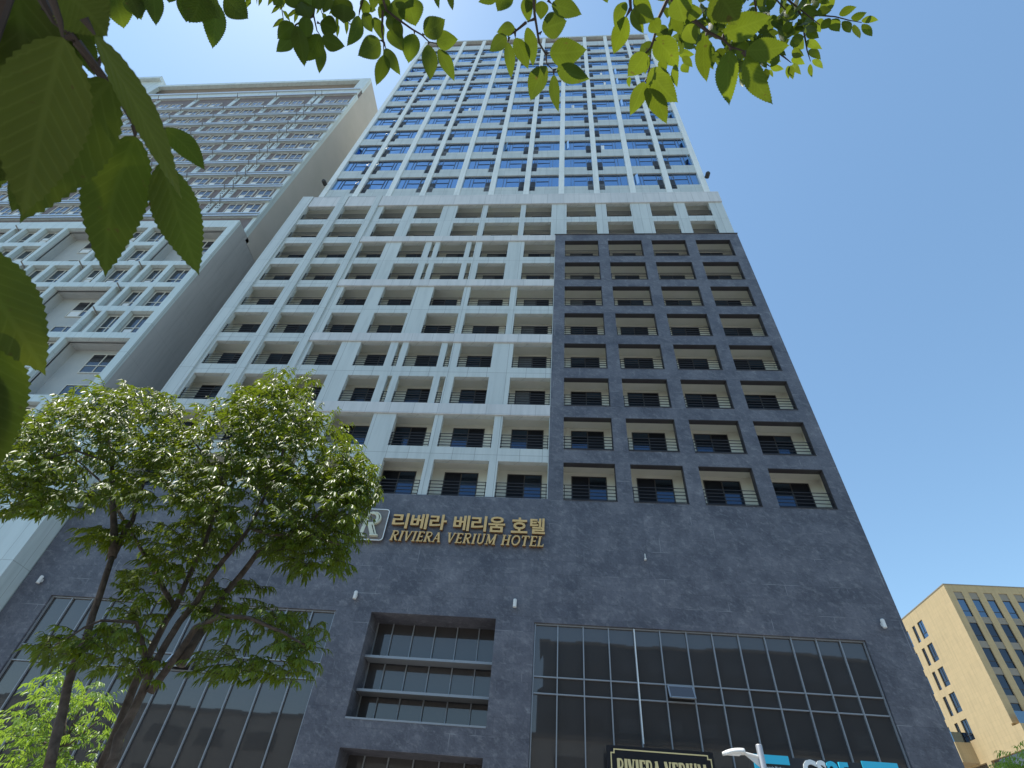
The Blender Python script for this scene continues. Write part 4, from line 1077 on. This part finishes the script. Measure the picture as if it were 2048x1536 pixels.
LB = Z(*zA, [((640, 232), (512, 326), 104), ((665, 322), (622, 502), 78), ((675, 283), (764, 442), 66), ((690, 182), (782, 302), 78), ((845, 198), (810, 372), 94), ((925, 262), (938, 472), 84), ((985, 288), (1080, 477), 68), ((905, 205), (1026, 112), 104), ((975, 252), (1102, 230), 86),
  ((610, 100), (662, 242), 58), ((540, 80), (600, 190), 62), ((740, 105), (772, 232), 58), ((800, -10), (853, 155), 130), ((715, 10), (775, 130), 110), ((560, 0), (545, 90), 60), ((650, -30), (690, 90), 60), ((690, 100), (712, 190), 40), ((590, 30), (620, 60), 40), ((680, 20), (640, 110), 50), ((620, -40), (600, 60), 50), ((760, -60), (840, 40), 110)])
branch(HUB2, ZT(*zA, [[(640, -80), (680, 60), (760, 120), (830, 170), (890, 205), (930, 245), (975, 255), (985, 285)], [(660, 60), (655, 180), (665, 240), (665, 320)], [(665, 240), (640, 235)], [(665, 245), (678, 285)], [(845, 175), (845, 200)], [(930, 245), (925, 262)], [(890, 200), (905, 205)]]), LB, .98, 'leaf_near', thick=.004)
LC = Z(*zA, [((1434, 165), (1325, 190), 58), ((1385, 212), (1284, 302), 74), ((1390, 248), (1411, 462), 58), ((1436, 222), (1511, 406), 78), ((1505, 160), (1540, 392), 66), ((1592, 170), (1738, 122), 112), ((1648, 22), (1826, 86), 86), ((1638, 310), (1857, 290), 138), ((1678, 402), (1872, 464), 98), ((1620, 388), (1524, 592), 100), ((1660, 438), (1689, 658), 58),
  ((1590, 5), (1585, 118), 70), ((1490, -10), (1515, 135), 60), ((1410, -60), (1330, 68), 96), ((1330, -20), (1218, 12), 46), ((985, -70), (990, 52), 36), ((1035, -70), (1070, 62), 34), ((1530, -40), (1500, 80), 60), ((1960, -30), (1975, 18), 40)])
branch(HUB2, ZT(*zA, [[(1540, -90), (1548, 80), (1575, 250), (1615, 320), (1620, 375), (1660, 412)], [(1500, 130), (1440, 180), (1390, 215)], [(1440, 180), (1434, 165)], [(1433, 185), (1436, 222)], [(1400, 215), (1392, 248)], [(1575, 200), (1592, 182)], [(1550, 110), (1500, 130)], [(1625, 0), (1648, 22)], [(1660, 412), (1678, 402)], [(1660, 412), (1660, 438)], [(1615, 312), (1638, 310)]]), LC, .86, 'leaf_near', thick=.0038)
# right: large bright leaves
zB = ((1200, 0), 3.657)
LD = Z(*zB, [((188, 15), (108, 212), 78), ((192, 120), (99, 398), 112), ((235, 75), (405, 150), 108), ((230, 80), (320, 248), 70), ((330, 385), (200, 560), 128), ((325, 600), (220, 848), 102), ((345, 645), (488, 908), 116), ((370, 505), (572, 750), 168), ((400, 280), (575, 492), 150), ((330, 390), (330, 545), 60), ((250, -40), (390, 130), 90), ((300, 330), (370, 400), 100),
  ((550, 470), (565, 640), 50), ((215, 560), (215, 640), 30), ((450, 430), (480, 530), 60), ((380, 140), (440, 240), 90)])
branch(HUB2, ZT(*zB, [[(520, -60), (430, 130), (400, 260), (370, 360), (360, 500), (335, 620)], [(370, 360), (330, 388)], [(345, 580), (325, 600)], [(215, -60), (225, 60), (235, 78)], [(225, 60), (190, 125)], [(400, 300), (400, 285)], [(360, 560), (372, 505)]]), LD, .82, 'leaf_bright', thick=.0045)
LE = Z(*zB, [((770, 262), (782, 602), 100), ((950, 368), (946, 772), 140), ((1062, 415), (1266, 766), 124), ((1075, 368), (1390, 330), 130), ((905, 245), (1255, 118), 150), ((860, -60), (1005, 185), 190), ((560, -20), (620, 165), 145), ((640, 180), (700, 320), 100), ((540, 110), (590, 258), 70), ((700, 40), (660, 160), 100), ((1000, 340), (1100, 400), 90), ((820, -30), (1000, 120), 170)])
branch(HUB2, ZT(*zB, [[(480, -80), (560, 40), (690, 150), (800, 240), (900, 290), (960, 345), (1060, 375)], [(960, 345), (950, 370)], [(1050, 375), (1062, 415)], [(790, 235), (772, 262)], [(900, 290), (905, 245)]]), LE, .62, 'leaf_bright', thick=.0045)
# right: small distant sprays
LF = Z(*zB, [((1448, 120), (1350, 126), 34), ((1490, 130), (1562, 192), 60), ((1590, 145), (1612, 236), 60), ((1680, 150), (1752, 232), 60), ((1770, 158), (1832, 240), 46), ((1858, 178), (1902, 282), 40), ((1915, 178), (1992, 266), 40), ((1912, 150), (2037, 148), 36), ((1835, 132), (1952, 90), 40), ((1748, 108), (1878, 50), 44), ((1508, 215), (1602, 277), 50), ((1514, 294), (1626, 359), 46), ((1524, 368), (1616, 436), 44), ((1553, 438), (1632, 502), 36), ((1536, 468), (1552, 567), 28), ((1420, 290), (1492, 357), 66), ((1405, 368), (1492, 407), 48), ((1400, 478), (1472, 547), 38), ((1392, 478), (1412, 582), 38), ((1375, 480), (1378, 580), 30), ((1248, 490), (1346, 506), 34), ((1218, 445), (1326, 448), 36), ((1014, 535), (1082, 582), 36), ((1210, 500), (1226, 588), 34), ((1236, 510), (1266, 566), 20), ((1020, 570), (1050, 635), 22), ((1650, 40), (1600, 100), 60), ((1700, 60), (1640, 20), 70), ((1400, 430), (1500, 470), 44), ((1480, 60), (1600, 100), 60),
  ((575, 380), (692, 400), 52), ((598, 470), (647, 532), 58), ((600, 415), (678, 492), 44), ((590, 285), (690, 355), 60), ((800, 430), (830, 510), 30), ((850, 430), (870, 490), 24), ((1160, 430), (1130, 470), 30), ((1630, 150), (1680, 200), 60), ((1540, 60), (1560, 150), 50)])
branch(HUB2, ZT(*zB, [[(1300, -80), (1440, 60), (1480, 125), (1600, 112), (1720, 122), (1830, 150), (1915, 165)], [(1480, 125), (1495, 250), (1515, 370), (1540, 450)], [(1300, 380), (1400, 460)], [(1180, 420), (1220, 470), (1250, 490)]]), LF, 2.3, 'leaf_bright', thick=.007)
rn = random.Random(5); L1 = []; L2 = []
for i in range(300):
    u = rn.uniform(1330, 1640); v = rn.uniform(-40, 140)
    lim = 25 + 120 * math.sin(math.pi * min(1, max(0, (u - 1300) / 360)))
    if v > lim: continue
    a = rn.uniform(0, 2 * math.pi); l = rn.uniform(20, 34)
    (L1 if i % 2 else L2).append(((u, v), (u + math.cos(a) * l, v + math.sin(a) * l), rn.uniform(9, 15), rn.uniform(-1.2, 1.2)))
tw1 = [[(1500, -60), (1400 + 60 * i, 30 + 20 * (i % 3))] for i in range(5)]
branch(HUB2, tw1, L1, 2.0, 'leaf_near', thick=.008); branch(HUB2, tw1, L2, 2.3, 'leaf_near', thick=.008)
LG = [((268, -30), (275, 40), 30), ((305, -25), (312, 52), 26), ((375, -10), (372, 45), 30), ((402, -20), (378, 46), 46), ((434, 5), (425, 98), 32), ((450, -10), (497, 38), 40), ((225, -20), (248, 58), 40), ((258, -10), (283, 40), 28), ((340, -40), (338, 6), 30), ((400, -10), (440, 40), 30)]
branch(HUB2, [[(420, -60), (436, 8)], [(300, -60), (305, -20)]], LG, .95, 'leaf_near', thick=.004)

# unseen leaf clusters added along the sun direction to shade the nearest leaves
lv = Leaves(OT); tw = MB(OT); rn = random.Random(3)
for cx_, n_, rr_ in ((far(150, 350, .35) + SUN * 3.0, 46, .22), (far(100, 50, .35) + SUN * 3.1, 20, .15), (far(10, 750, .36) + SUN * 3.2, 16, .13)):
    for i in range(n_):
        o_ = Vector((rn.gauss(0, .5), rn.gauss(0, .5), rn.gauss(0, .3))) * rr_
        spray(lv, tw, cx_ + o_, Vector((rn.uniform(-1, 1), rn.uniform(-1, 1), rn.uniform(-.1, .3))), .3, rn, .065, 'leaf_near', .03)
lv.obj('crown', over); tw.tube([HUB2, HUB2.lerp(far(150, 350, .35) + SUN * 3.0, .5) + Vector((0, 0, .2)), far(150, 350, .35) + SUN * 3.0], [.05, .03, .012], 'bark', 8); tw.obj('limb', over)
